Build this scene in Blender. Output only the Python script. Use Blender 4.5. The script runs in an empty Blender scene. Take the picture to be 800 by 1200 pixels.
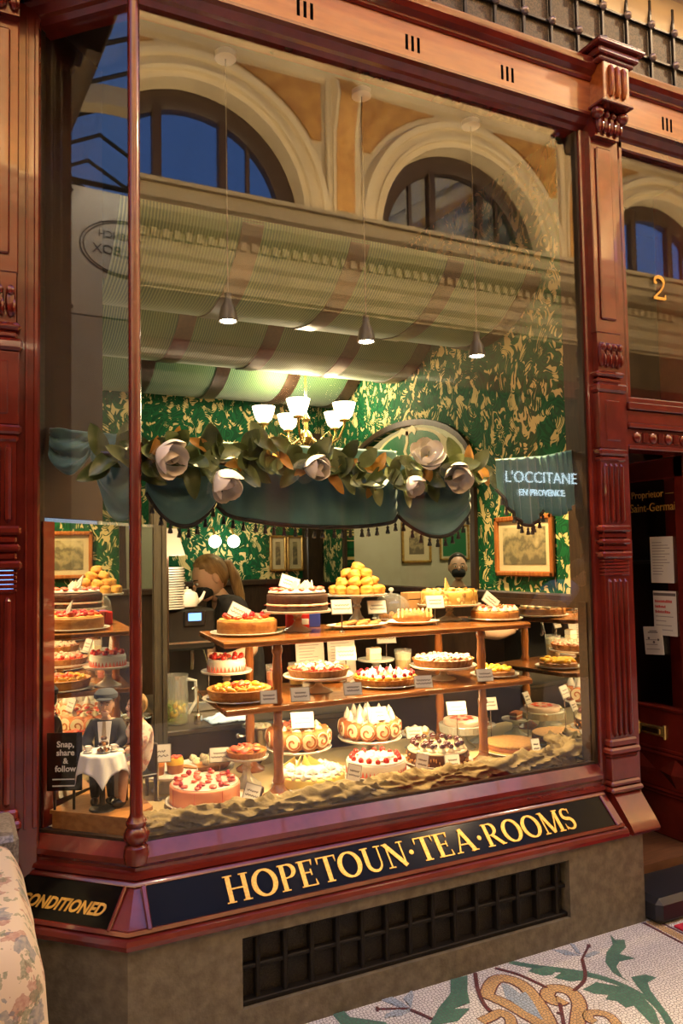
import bpy, bmesh, math, random
from mathutils import Vector, Matrix, noise
scene = bpy.context.scene
COL = scene.collection
R = math.radians
# ------------------------------------------------------------------ camera
cam_d = bpy.data.cameras.new('camera'); cam = bpy.data.objects.new('camera', cam_d); COL.objects.link(cam)
YAW, PITCH, ROLL = 0.4438, 0.0522, -0.0165
fwd = Vector((math.sin(YAW)*math.cos(PITCH), math.cos(YAW)*math.cos(PITCH), math.sin(PITCH)))
rgt0 = Vector((math.cos(YAW), -math.sin(YAW), 0)); up0 = rgt0.cross(fwd)
rgt = rgt0*math.cos(ROLL) + up0*math.sin(ROLL); upv = -rgt0*math.sin(ROLL) + up0*math.cos(ROLL)
m = Matrix((rgt, upv, -fwd)).transposed().to_4x4(); m.translation = Vector((-0.5325, -2.5478, 1.5))
cam.matrix_world = m
cam_d.sensor_fit = 'AUTO'; cam_d.sensor_width = 36; cam_d.lens = 900.8*36/1200
cam_d.shift_x = (400-377.05)/1200; cam_d.shift_y = (606.05-600)/1200
cam_d.clip_start = 0.02
scene.camera = cam
# ------------------------------------------------------------------ world, exposure
scene.view_settings.view_transform = 'Standard'; scene.view_settings.look = 'None'
scene.view_settings.exposure = 0.12; scene.view_settings.gamma = 1.0
scene.view_settings.use_curve_mapping = False
w = bpy.data.worlds.new('dusk'); scene.world = w; w.use_nodes = True
bg = w.node_tree.nodes['Background']; bg.inputs[0].default_value = (0.25, 0.44, 0.92, 1); bg.inputs[1].default_value = 2.0
cy = scene.cycles
cy.max_bounces = 10; cy.diffuse_bounces = 3; cy.glossy_bounces = 5; cy.transmission_bounces = 6; cy.transparent_max_bounces = 24
cy.caustics_reflective = False; cy.caustics_refractive = False; cy.sample_clamp_indirect = 4.0; cy.sample_clamp_direct = 0
cy.use_denoising = True
# ------------------------------------------------------------------ large lights (unseen warm strips put on the arcade cornices as fill)
WARM = (1.0, 0.66, 0.30)
def area(name, loc, rot, sx, sy, power, color=WARM):
    l = bpy.data.lights.new(name, 'AREA'); l.shape = 'RECTANGLE'; l.size = sx; l.size_y = sy; l.energy = power; l.color = color
    o = bpy.data.objects.new(name, l); COL.objects.link(o); o.location = loc; o.rotation_euler = rot
    return o
# unseen strips put on the ledge of the opposite cornice, shining up and back onto the arches
area('cove_fill', (0.5, -4.14, 4.97), (R(-163), 0, 0), 19.0, 0.10, 1300, (1.0, 0.74, 0.42))
# unseen strips added over the own shopfronts to brighten the fronts opposite
area('cove_fill_near', (-1.0, -0.30, 4.62), (R(-122), 0, 0), 17.0, 0.10, 1450, (1.0, 0.74, 0.42))
def point(name, loc, power, color=WARM, r=0.05):
    l = bpy.data.lights.new(name, 'POINT'); l.energy = power; l.color = color; l.shadow_soft_size = r
    o = bpy.data.objects.new(name, l); COL.objects.link(o); o.location = loc
    return o
def spot(name, loc, target, power, angle, color=WARM, r=0.03, blend=0.5):
    l = bpy.data.lights.new(name, 'SPOT'); l.energy = power; l.color = color; l.shadow_soft_size = r; l.spot_size = R(angle); l.spot_blend = blend
    o = bpy.data.objects.new(name, l); COL.objects.link(o); o.location = loc
    o.rotation_euler = (Vector(target)-Vector(loc)).to_track_quat('-Z', 'Y').to_euler()
    return o

# ------------------------------------------------------------------ helpers
class MB:
    def __init__(s): s.v = []; s.f = []
    def add(s, verts, faces, M=None):
        b = len(s.v)
        s.v += [tuple(M @ Vector(p)) if M else tuple(p) for p in verts]
        s.f += [tuple(i+b for i in f) for f in faces]
        return s
    def box(s, x0, x1, y0, y1, z0, z1, b=0.0, M=None):
        if b <= 0:
            v = [(x, y, z) for x in (x0, x1) for y in (y0, y1) for z in (z0, z1)]
            f = [(0,1,3,2), (4,6,7,5), (0,4,5,1), (2,3,7,6), (0,2,6,4), (1,5,7,3)]
            return s.add(v, f, M)
        v = []; idx = {}
        for i, x in enumerate((x0, x1)):
            for j, y in enumerate((y0, y1)):
                for k, z in enumerate((z0, z1)):
                    sx, sy, sz = (b if i == 0 else -b), (b if j == 0 else -b), (b if k == 0 else -b)
                    for a, p in enumerate(((x, y+sy, z+sz), (x+sx, y, z+sz), (x+sx, y+sy, z))):
                        idx[(i, j, k, a)] = len(v); v.append(p)
        f = []
        for i in (0, 1): f.append([idx[(i, j, k, 0)] for j, k in ((0,0), (0,1), (1,1), (1,0))][::(1 if i == 0 else -1)])
        for j in (0, 1): f.append([idx[(i, j, k, 1)] for i, k in ((0,0), (1,0), (1,1), (0,1))][::(1 if j == 0 else -1)])
        for k in (0, 1): f.append([idx[(i, j, k, 2)] for i, j in ((0,0), (0,1), (1,1), (1,0))][::(1 if k == 0 else -1)])
        for j in (0, 1):
            for k in (0, 1): f.append([idx[(0,j,k,1)], idx[(0,j,k,2)], idx[(1,j,k,2)], idx[(1,j,k,1)]])
        for i in (0, 1):
            for k in (0, 1): f.append([idx[(i,0,k,0)], idx[(i,0,k,2)], idx[(i,1,k,2)], idx[(i,1,k,0)]])
        for i in (0, 1):
            for j in (0, 1): f.append([idx[(i,j,0,0)], idx[(i,j,0,1)], idx[(i,j,1,1)], idx[(i,j,1,0)]])
        for i in (0, 1):
            for j in (0, 1):
                for k in (0, 1): f.append([idx[(i,j,k,a)] for a in range(3)])
        return s.add(v, f, M)
    def lathe(s, prof, c=(0,0,0), seg=24, rf=None, M=None, cap=True, a0=0.0, a1=2*math.pi):
        """prof: list of (r, z) bottom to top; rf(theta, r, z) -> radius"""
        full = abs(a1-a0) > 6.28
        n = seg if full else seg+1
        v = []; f = []
        for r, z in prof:
            for i in range(n):
                t = a0 + (a1-a0)*i/seg
                rr = rf(t, r, z) if rf else r
                v.append((c[0]+rr*math.cos(t), c[1]+rr*math.sin(t), c[2]+z))
        for k in range(len(prof)-1):
            for i in range(seg):
                j = (i+1) % n
                f.append((k*n+i, k*n+j, (k+1)*n+j, (k+1)*n+i))
        if cap and full:
            if prof[0][0] > 1e-6: f.append(tuple(range(n))[::-1])
            if prof[-1][0] > 1e-6: f.append(tuple((len(prof)-1)*n+i for i in range(n)))
        return s.add(v, f, M)
    def tube(s, pts, r, seg=8, M=None, cap=True):
        pts = [Vector(p) for p in pts]; n = len(pts); rs = r if isinstance(r, (list, tuple)) else [r]*n
        v = []; f = []; prev = None
        for i, p in enumerate(pts):
            d = (pts[min(i+1, n-1)] - pts[max(i-1, 0)]).normalized()
            if prev is None:
                a = d.cross(Vector((0,0,1)))
                if a.length < 1e-3: a = d.cross(Vector((1,0,0)))
            else: a = prev - d*prev.dot(d)
            a.normalize(); prev = a; b = d.cross(a)
            for k in range(seg):
                t = 2*math.pi*k/seg
                v.append(p + (a*math.cos(t) + b*math.sin(t))*rs[i])
        for i in range(n-1):
            for k in range(seg):
                l = (k+1) % seg
                f.append((i*seg+k, i*seg+l, (i+1)*seg+l, (i+1)*seg+k))
        if cap: f.append(tuple(range(seg))[::-1]); f.append(tuple((n-1)*seg+k for k in range(seg)))
        return s.add(v, f, M)
    def ell(s, c, r, seg=12, rings=8, jit=0.0, seed=0, M=None, fn=None):
        v = [(c[0], c[1], c[2]-r[2])]; f = []
        for i in range(1, rings):
            ph = -math.pi/2 + math.pi*i/rings
            for k in range(seg):
                t = 2*math.pi*k/seg
                d = Vector((math.cos(ph)*math.cos(t), math.cos(ph)*math.sin(t), math.sin(ph)))
                q = 1.0
                if jit: q += jit*noise.noise(d*2.3+Vector((seed*3.7, seed*1.3, 0)))
                if fn: q *= fn(d)
                v.append((c[0]+r[0]*d.x*q, c[1]+r[1]*d.y*q, c[2]+r[2]*d.z*q))
        v.append((c[0], c[1], c[2]+r[2]))
        for k in range(seg):
            l = (k+1) % seg
            f.append((0, 1+l, 1+k))
            f.append((len(v)-1, len(v)-1-seg+k, len(v)-1-seg+l))
        for i in range(rings-2):
            for k in range(seg):
                l = (k+1) % seg; b = 1+i*seg
                f.append((b+k, b+l, b+seg+l, b+seg+k))
        return s.add(v, f, M)
    def grid(s, fn, nu, nv, M=None, cu=False):
        v = [fn(i/nu, j/nv) for j in range(nv+1) for i in range(nu+1)]
        f = [(j*(nu+1)+i, j*(nu+1)+i+1, (j+1)*(nu+1)+i+1, (j+1)*(nu+1)+i) for j in range(nv) for i in range(nu)]
        return s.add(v, f, M)
    def prism(s, poly, h, M=None):
        """poly: list of (x,y), extruded z 0..h"""
        n = len(poly)
        v = [(x, y, 0) for x, y in poly] + [(x, y, h) for x, y in poly]
        f = [tuple(range(n))[::-1], tuple(range(n, 2*n))] + [(i, (i+1) % n, n+(i+1) % n, n+i) for i in range(n)]
        return s.add(v, f, M)
    def ribbon(s, pts, wid, h, M=None):
        """flat band along 2D pts with widths, thickness h in z"""
        n = len(pts); ws = wid if isinstance(wid, (list, tuple)) else [wid]*n
        v = []
        for z in (0, h):
            for i in range(n):
                a = Vector(pts[max(i-1, 0)]); b = Vector(pts[min(i+1, n-1)]); d = (b-a).normalized(); p = Vector(pts[i])
                nn = Vector((-d.y, d.x))*ws[i]/2
                v.append((p.x+nn.x, p.y+nn.y, z)); v.append((p.x-nn.x, p.y-nn.y, z))
        f = []
        for i in range(n-1):
            a = 2*i; b = 2*n+2*i
            f += [(b, b+1, b+3, b+2), (a, a+2, a+3, a+1), (a, b, b+2, a+2), (a+1, a+3, b+3, b+1)]
        f += [(0, 1, 2*n+1, 2*n), (2*n-2, 4*n-2, 4*n-1, 2*n-1)]
        return s.add(v, f, M)
    def mesh(s, name, mat=None, smooth=True, ang=35):
        me = bpy.data.meshes.new(name); me.from_pydata(s.v, [], s.f); me.update()
        bm = bmesh.new(); bm.from_mesh(me); bmesh.ops.recalc_face_normals(bm, faces=bm.faces); bm.to_mesh(me); bm.free()
        if smooth:
            me.shade_smooth(); me.set_sharp_from_angle(angle=R(ang))
        if mat: me.materials.append(mat)
        return me
    def build(s, name, mat, parent=None, loc=None, rot=None, smooth=True, ang=35):
        return inst(name, s.mesh(name, mat, smooth, ang), parent, loc, rot)
def inst(name, me, parent=None, loc=None, rot=None, scale=None):
    o = bpy.data.objects.new(name, me); COL.objects.link(o)
    if parent: o.parent = parent
    if loc is not None: o.location = loc
    if rot is not None: o.rotation_euler = rot
    if scale is not None: o.scale = scale if isinstance(scale, (tuple, list)) else (scale,)*3
    return o
def tag(o, label=None, cat=None, group=None, kind=None):
    if label: o['label'] = label
    if cat: o['category'] = cat
    if group: o['group'] = group
    if kind: o['kind'] = kind
    return o
def thing(name, label, cat, loc=(0,0,0), rz=0.0, group=None, kind=None):
    o = bpy.data.objects.new(name, None); COL.objects.link(o); o.location = loc; o.rotation_euler = (0, 0, rz); o.empty_display_size = 0.05
    return tag(o, label, cat, group, kind)
def struct(name, label=None, cat=None, loc=(0,0,0)):
    return thing(name, label, cat, loc, kind='structure')
def copy_tree(o, parent=None):
    c = o.copy(); COL.objects.link(c)
    if parent: c.parent = parent
    for ch in list(o.children): copy_tree(ch, c)
    return c
def TX(x=0, y=0, z=0, rx=0, ry=0, rz=0, s=1.0):
    return Matrix.Translation((x, y, z)) @ Matrix.Rotation(rz, 4, 'Z') @ Matrix.Rotation(ry, 4, 'Y') @ Matrix.Rotation(rx, 4, 'X') @ Matrix.Diagonal((s, s, s, 1) if not isinstance(s, tuple) else (*s, 1))
def frame_mat(origin, u, v):
    u = Vector(u).normalized(); v = Vector(v); v = (v-u*v.dot(u)).normalized(); n = u.cross(v)
    M = Matrix((u, v, n)).transposed().to_4x4(); M.translation = Vector(origin); return M

# ------------------------------------------------------------------ materials
MATS = {}
def nodes(name):
    mt = bpy.data.materials.new(name); mt.use_nodes = True; MATS[name] = mt
    nt = mt.node_tree; return mt, nt, nt.nodes['Principled BSDF'], nt.nodes['Material Output']
def setp(b, **k):
    for n, v in k.items():
        n = {'col': 'Base Color', 'rough': 'Roughness', 'metal': 'Metallic', 'coat': 'Coat Weight', 'spec': 'Specular IOR Level', 'em': 'Emission Color', 'es': 'Emission Strength', 'sheen': 'Sheen Weight', 'sss': 'Subsurface Weight', 'alpha': 'Alpha'}[n]
        if n in ('Base Color', 'Emission Color'): v = (*v, 1)
        b.inputs[n].default_value = v
def N(nt, t, **k):
    n = nt.nodes.new(t)
    for a, v in k.items(): setattr(n, a, v)
    return n
def ramp(nt, stops, interp='LINEAR'):
    r = N(nt, 'ShaderNodeValToRGB'); r.color_ramp.interpolation = interp
    e = r.color_ramp.elements
    while len(e) < len(stops): e.new(0.5)
    for i, (p, c) in enumerate(stops): e[i].position = p; e[i].color = (*c, 1)
    return r
def math_n(nt, op, a, b=None, clamp=False):
    n = N(nt, 'ShaderNodeMath', operation=op, use_clamp=clamp)
    for i, x in enumerate((a, b)):
        if x is None: continue
        if isinstance(x, (int, float)): n.inputs[i].default_value = x
        else: nt.links.new(x, n.inputs[i])
    return n.outputs[0]
def mat(name, c1, c2=None, scale=20.0, rough=0.5, metal=0.0, bump=0.0, bscale=None, coat=0.0, spec=0.5, detail=4.0, stretch=None, sheen=0.0, sss=0.0, lo=0.35, hi=0.65):
    if name in MATS: return MATS[name]
    mt, nt, b, out = nodes(name); setp(b, col=c1, rough=rough, metal=metal, coat=coat, spec=spec, sheen=sheen)
    if sss: setp(b, sss=sss); b.inputs['Subsurface Radius'].default_value = (0.01, 0.005, 0.003)
    tc = N(nt, 'ShaderNodeTexCoord'); vec = tc.outputs['Object']
    if stretch:
        mp = N(nt, 'ShaderNodeMapping'); mp.inputs['Scale'].default_value = stretch; nt.links.new(vec, mp.inputs[0]); vec = mp.outputs[0]
    if c2:
        n = N(nt, 'ShaderNodeTexNoise'); n.inputs['Scale'].default_value = scale; n.inputs['Detail'].default_value = detail; nt.links.new(vec, n.inputs['Vector'])
        r = ramp(nt, [(lo, c1), (hi, c2)]); nt.links.new(n.outputs[0], r.inputs[0]); nt.links.new(r.outputs[0], b.inputs['Base Color'])
    if bump:
        n2 = N(nt, 'ShaderNodeTexNoise'); n2.inputs['Scale'].default_value = bscale or scale*2; n2.inputs['Detail'].default_value = 5; nt.links.new(vec, n2.inputs['Vector'])
        bp = N(nt, 'ShaderNodeBump'); bp.inputs['Strength'].default_value = bump; bp.inputs['Distance'].default_value = 0.01; nt.links.new(n2.outputs[0], bp.inputs['Height']); nt.links.new(bp.outputs[0], b.inputs['Normal'])
    return mt
def emit(name, c, s):
    if name in MATS: return MATS[name]
    mt, nt, b, out = nodes(name); setp(b, col=c, em=c, es=s); return mt
def glassy(name, f0, tint=(1,1,1), rough=0.0, diff=0.0, dcol=(1,1,1), spec=(1,1,1)):
    """thin clear glass: transparent + mirror reflection by angle (same from both sides), optional milky part"""
    mt, nt, b, out = nodes(name); nt.nodes.remove(b)
    lw = N(nt, 'ShaderNodeLayerWeight'); lw.inputs[0].default_value = 0.5
    p5 = math_n(nt, 'POWER', lw.outputs['Facing'], 5.0)
    F = math_n(nt, 'ADD', math_n(nt, 'MULTIPLY', p5, 1.0-f0), f0, True)
    tr = N(nt, 'ShaderNodeBsdfTransparent'); tr.inputs[0].default_value = (*tint, 1)
    gl = N(nt, 'ShaderNodeBsdfGlossy'); gl.inputs['Roughness'].default_value = rough; gl.inputs['Color'].default_value = (*spec, 1)
    mx = N(nt, 'ShaderNodeMixShader'); nt.links.new(F, mx.inputs[0]); nt.links.new(tr.outputs[0], mx.inputs[1]); nt.links.new(gl.outputs[0], mx.inputs[2])
    res = mx
    if diff:
        df = N(nt, 'ShaderNodeBsdfDiffuse'); df.inputs[0].default_value = (*dcol, 1)
        m2 = N(nt, 'ShaderNodeMixShader'); m2.inputs[0].default_value = diff; nt.links.new(mx.outputs[0], m2.inputs[1]); nt.links.new(df.outputs[0], m2.inputs[2]); res = m2
    nt.links.new(res.outputs[0], out.inputs[0]); return mt

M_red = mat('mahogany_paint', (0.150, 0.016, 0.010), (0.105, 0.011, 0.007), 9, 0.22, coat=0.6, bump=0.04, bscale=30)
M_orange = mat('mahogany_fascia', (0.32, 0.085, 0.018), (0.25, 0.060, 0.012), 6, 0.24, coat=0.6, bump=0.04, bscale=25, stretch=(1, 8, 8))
M_dkwood = mat('dark_brown_wood', (0.040, 0.022, 0.012), (0.020, 0.011, 0.007), 12, 0.35, stretch=(6, 6, 1))
M_board = mat('brown_partition', (0.030, 0.018, 0.011), (0.020, 0.012, 0.008), 5, 0.6, spec=0.2)
M_stone = mat('brown_bluestone', (0.165, 0.140, 0.092), (0.105, 0.088, 0.056), 30, 0.7, bump=0.25, bscale=90, detail=8)
M_granite = mat('grey_granite', (0.22, 0.20, 0.19), (0.06, 0.05, 0.05), 120, 0.3, detail=6)
M_gold = mat('gold_leaf', (0.85, 0.50, 0.11), (0.60, 0.33, 0.06), 14, 0.42, metal=0.55)
M_brass = mat('brass', (0.78, 0.52, 0.16), rough=0.25, metal=0.75)
M_black = mat('black_glass_sign', (0.006, 0.005, 0.004), rough=0.12, spec=0.10)
M_iron = mat('wrought_iron', (0.030, 0.022, 0.018), (0.015, 0.012, 0.010), 30, 0.42, metal=0.4)
M_rivet = mat('iron_rivet', (0.30, 0.25, 0.25), rough=0.3, metal=0.7)
M_slot = mat('slot_black', (0.003, 0.002, 0.002), rough=0.9, spec=0.0)
M_cream = mat('cream_plaster', (0.70, 0.58, 0.38), (0.62, 0.50, 0.31), 3, 0.6)
M_ochre = mat('ochre_relief_plaster', (0.55, 0.30, 0.08), (0.36, 0.17, 0.04), 9, 0.5, bump=0.6, bscale=14)
M_dkframe = mat('dark_window_frame', (0.030, 0.016, 0.010), rough=0.4)
M_pane = glassy('window_pane_glass', 0.042, (0.97, 0.98, 0.97), 0.0)
M_ware = glassy('pressed_glass', 0.14, (0.93, 0.96, 0.95), 0.10, 0.34, (0.88, 0.88, 0.82))
M_clear = glassy('clear_glass', 0.09, (0.95, 0.97, 0.96), 0.03, 0.07)
M_roofglass = glassy('roof_glass', 0.05, (0.8, 0.85, 0.95))
M_mirror = mat('mirror_silver', (0.80, 0.82, 0.80), rough=0.012, metal=1.0)
M_wood = mat('honey_wood', (0.36, 0.135, 0.035), (0.24, 0.080, 0.020), 9, 0.22, coat=0.4, stretch=(1, 9, 9))
M_post = mat('turned_wood', (0.34, 0.120, 0.030), (0.22, 0.070, 0.018), 9, 0.22, coat=0.4, stretch=(9, 9, 1))
M_deck = mat('stage_wood', (0.40, 0.185, 0.06), (0.28, 0.115, 0.035), 7, 0.35, stretch=(1, 8, 8))
M_floor_in = mat('entry_timber_floor', (0.16, 0.075, 0.035), (0.10, 0.045, 0.02), 9, 0.4, stretch=(1, 10, 1))
M_china = mat('white_porcelain', (0.80, 0.78, 0.72), rough=0.16, coat=0.3)
M_card = mat('white_card', (0.70, 0.68, 0.62), rough=0.5)
M_ink = mat('card_ink', (0.12, 0.10, 0.10), rough=0.6)
M_steel = mat('brushed_steel', (0.62, 0.58, 0.52), rough=0.22, metal=1.0)
M_blackpl = mat('black_machine', (0.012, 0.011, 0.010), rough=0.3)
M_teal = mat('teal_velvet', (0.065, 0.185, 0.19), (0.035, 0.115, 0.125), 5, 0.55, sheen=0.35, bump=0.15, bscale=60)
M_fringe = mat('black_fringe', (0.012, 0.010, 0.010), rough=0.7)
M_leafd = mat('magnolia_leaf_green', (0.095, 0.125, 0.035), (0.050, 0.075, 0.022), 18, 0.33)
M_leafl = mat('magnolia_leaf_pale', (0.27, 0.31, 0.13), (0.17, 0.21, 0.08), 16, 0.38)
M_leafb = mat('magnolia_leaf_bronze', (0.62, 0.32, 0.06), (0.42, 0.18, 0.03), 16, 0.4)
M_petal = mat('magnolia_petal', (0.93, 0.90, 0.80), (0.90, 0.80, 0.64), 10, 0.5)
M_khaki = mat('khaki_cloth', (0.20, 0.145, 0.058), (0.135, 0.095, 0.036), 14, 0.8, bump=0.3, bscale=120)
M_base_cloth = mat('cream_display_cloth', (0.58, 0.46, 0.25), rough=0.8)
M_linen = mat('white_linen', (0.80, 0.78, 0.76), rough=0.8)
M_skin = mat('skin', (0.66, 0.40, 0.27), rough=0.45, sss=0.1)
M_hair = mat('blonde_brown_hair', (0.36, 0.22, 0.09), (0.20, 0.11, 0.04), 60, 0.4, stretch=(1, 1, 0.2))
M_dkhair = mat('dark_hair', (0.02, 0.014, 0.010), rough=0.4)
M_blackcloth = mat('black_cloth', (0.016, 0.015, 0.016), (0.03, 0.028, 0.03), 40, 0.8)
M_suit = mat('charcoal_tweed', (0.028, 0.030, 0.038), (0.018, 0.019, 0.024), 200, 0.85)
M_cap = mat('blue_grey_tweed', (0.060, 0.070, 0.090), (0.035, 0.042, 0.056), 200, 0.85)
M_blue = mat('blue_shirt_cloth', (0.24, 0.34, 0.85), (0.18, 0.27, 0.72), 10, 0.8)
M_denim = mat('light_blue_cloth', (0.40, 0.55, 0.78), (0.28, 0.42, 0.66), 12, 0.8)
M_plaster_in = mat('pale_room_plaster', (0.46, 0.43, 0.30), (0.40, 0.37, 0.25), 4, 0.6)
M_rubber = mat('black_step_rubber', (0.012, 0.013, 0.018), rough=0.45)
M_carpet = mat('red_carpet', (0.50, 0.018, 0.045), (0.40, 0.012, 0.03), 90, 0.95, bump=0.3, bscale=300)
# food
F = {}
F['choc'] = mat('chocolate_sponge', (0.075, 0.030, 0.016), (0.045, 0.017, 0.010), 60, 0.65, bump=0.4, bscale=150)
F['sponge'] = mat('golden_sponge', (0.70, 0.40, 0.12), (0.58, 0.30, 0.08), 50, 0.7, bump=0.3, bscale=150)
F['crust'] = mat('baked_crust', (0.50, 0.22, 0.05), (0.36, 0.13, 0.03), 40, 0.6, bump=0.3, bscale=120)
F['dcrust'] = mat('dark_baked_crust', (0.34, 0.14, 0.04), (0.24, 0.09, 0.025), 40, 0.6, bump=0.3, bscale=120)
F['cream'] = mat('whipped_cream', (0.80, 0.70, 0.48), rough=0.45, sss=0.15)
F['white'] = mat('white_icing', (0.80, 0.75, 0.66), rough=0.4, sss=0.1)
F['custard'] = mat('custard_cream', (0.72, 0.50, 0.15), (0.64, 0.40, 0.10), 20, 0.4, sss=0.1)
F['lemon'] = mat('lemon_cream', (0.82, 0.68, 0.22), (0.80, 0.62, 0.14), 20, 0.4)
F['pink'] = mat('pink_mousse', (0.78, 0.30, 0.16), (0.72, 0.25, 0.13), 25, 0.45)
F['pinkw'] = mat('pale_pink_icing', (0.82, 0.62, 0.50), rough=0.45)
F['red'] = mat('strawberry_red', (0.60, 0.030, 0.018), (0.42, 0.014, 0.012), 60, 0.25, coat=0.4)
F['redcut'] = mat('strawberry_cut', (0.78, 0.16, 0.09), (0.66, 0.06, 0.04), 40, 0.3, coat=0.3)
F['rasp'] = mat('raspberry_red', (0.50, 0.020, 0.040), (0.35, 0.010, 0.025), 80, 0.3, bump=0.6, bscale=200)
F['cherry'] = mat('dark_cherry', (0.060, 0.006, 0.012), rough=0.12, coat=0.6)
F['orange'] = mat('apricot_orange', (0.78, 0.30, 0.045), (0.70, 0.22, 0.03), 30, 0.3, coat=0.4)
F['yellow'] = mat('mango_yellow', (0.82, 0.52, 0.06), (0.78, 0.42, 0.04), 30, 0.3, coat=0.4)
F['almond'] = mat('flaked_almond', (0.70, 0.48, 0.19), (0.54, 0.30, 0.09), 40, 0.55)
F['nut'] = mat('toasted_nut', (0.45, 0.22, 0.07), (0.30, 0.13, 0.04), 40, 0.5)
F['crumb'] = mat('caramel_crumb', (0.52, 0.30, 0.10), (0.30, 0.15, 0.05), 90, 0.7, bump=0.6, bscale=140)
F['green'] = mat('mint_green', (0.18, 0.30, 0.04), rough=0.5)
F['dust'] = mat('sugar_dusted_crumble', (0.74, 0.60, 0.46), (0.30, 0.06, 0.05), 70, 0.6, bump=0.5, bscale=100, lo=0.42, hi=0.62)
F['scone'] = mat('golden_scone', (0.64, 0.33, 0.055), (0.46, 0.19, 0.028), 22, 0.55, bump=0.35, bscale=70)
F['roll'] = mat('roulade_sponge', (0.40, 0.13, 0.03), (0.28, 0.08, 0.02), 40, 0.6)
F['jam'] = mat('red_jam', (0.40, 0.015, 0.015), rough=0.2, coat=0.4)

def wallpaper(name, axis):
    mt, nt, b, out = nodes(name); setp(b, rough=0.75, spec=0.2)
    tc = N(nt, 'ShaderNodeTexCoord'); sp = N(nt, 'ShaderNodeSeparateXYZ'); nt.links.new(tc.outputs['Object'], sp.inputs[0])
    cb = N(nt, 'ShaderNodeCombineXYZ'); nt.links.new(sp.outputs[axis], cb.inputs[0]); nt.links.new(sp.outputs[2], cb.inputs[1])
    mp = N(nt, 'ShaderNodeMapping'); mp.inputs['Scale'].default_value = (1.12, 0.85, 1); nt.links.new(cb.outputs[0], mp.inputs[0])
    def nz(scale, detail, dist, off):
        m2 = N(nt, 'ShaderNodeMapping'); m2.inputs['Location'].default_value = off; nt.links.new(mp.outputs[0], m2.inputs[0])
        n = N(nt, 'ShaderNodeTexNoise', noise_dimensions='2D'); n.inputs['Scale'].default_value = scale; n.inputs['Detail'].default_value = detail; n.inputs['Distortion'].default_value = dist
        nt.links.new(m2.outputs[0], n.inputs['Vector']); return n.outputs[0]
    n1 = nz(5.3, 0.7, 2.2, (0, 0, 0)); n2 = nz(12.0, 0.4, 1.0, (5.2, 1.3, 0)); n3 = nz(16.5, 0.0, 0.6, (9.1, 4.4, 0))
    # leafy bands: iso-lines of n1, cut into curled leaves by n2
    fr = math_n(nt, 'FRACT', math_n(nt, 'MULTIPLY', n1, 7.0))
    band = math_n(nt, 'ABSOLUTE', math_n(nt, 'SUBTRACT', fr, 0.5))
    wid = math_n(nt, 'MULTIPLY', math_n(nt, 'SUBTRACT', n2, 0.40), 1.45)
    leaf = math_n(nt, 'LESS_THAN', band, wid)
    cut = math_n(nt, 'GREATER_THAN', n3, 0.43)
    mask = math_n(nt, 'MULTIPLY', leaf, cut)
    big = nz(2.2, 1.0, 0.0, (3, 3, 0))
    rg = ramp(nt, [(0.40, (0.003, 0.052, 0.018)), (0.60, (0.004, 0.090, 0.028))]); nt.links.new(fr, rg.inputs[0])
    mx = N(nt, 'ShaderNodeMix', data_type='RGBA'); nt.links.new(mask, mx.inputs[0]); nt.links.new(rg.outputs[0], mx.inputs[6]); mx.inputs[7].default_value = (0.58, 0.47, 0.20, 1)
    nt.links.new(mx.outputs[2], b.inputs['Base Color']); return mt
M_wp_back = wallpaper('green_damask_wallpaper', 0); M_wp_right = wallpaper('green_damask_wallpaper_side', 1)
def striped_fabric():
    mt, nt, b, out = nodes('striped_green_fabric'); setp(b, rough=0.7, sheen=0.2)
    tc = N(nt, 'ShaderNodeTexCoord'); sp = N(nt, 'ShaderNodeSeparateXYZ'); nt.links.new(tc.outputs['Object'], sp.inputs[0])
    fr = math_n(nt, 'FRACT', math_n(nt, 'MULTIPLY', sp.outputs[0], 78.0))
    st = math_n(nt, 'LESS_THAN', fr, 0.42)
    wide = math_n(nt, 'FRACT', math_n(nt, 'MULTIPLY', sp.outputs[0], 2.1))
    r = ramp(nt, [(0.0, (0.010, 0.070, 0.040)), (0.38, (0.010, 0.070, 0.040)), (0.50, (0.030, 0.085, 0.028)), (0.85, (0.030, 0.085, 0.028)), (0.97, (0.012, 0.072, 0.040))]); nt.links.new(wide, r.inputs[0])
    mx = N(nt, 'ShaderNodeMix', data_type='RGBA'); nt.links.new(st, mx.inputs[0]); nt.links.new(r.outputs[0], mx.inputs[6]); mx.inputs[7].default_value = (0.105, 0.19, 0.075, 1)
    nt.links.new(mx.outputs[2], b.inputs['Base Color']); return mt
M_fabric = striped_fabric()
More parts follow.
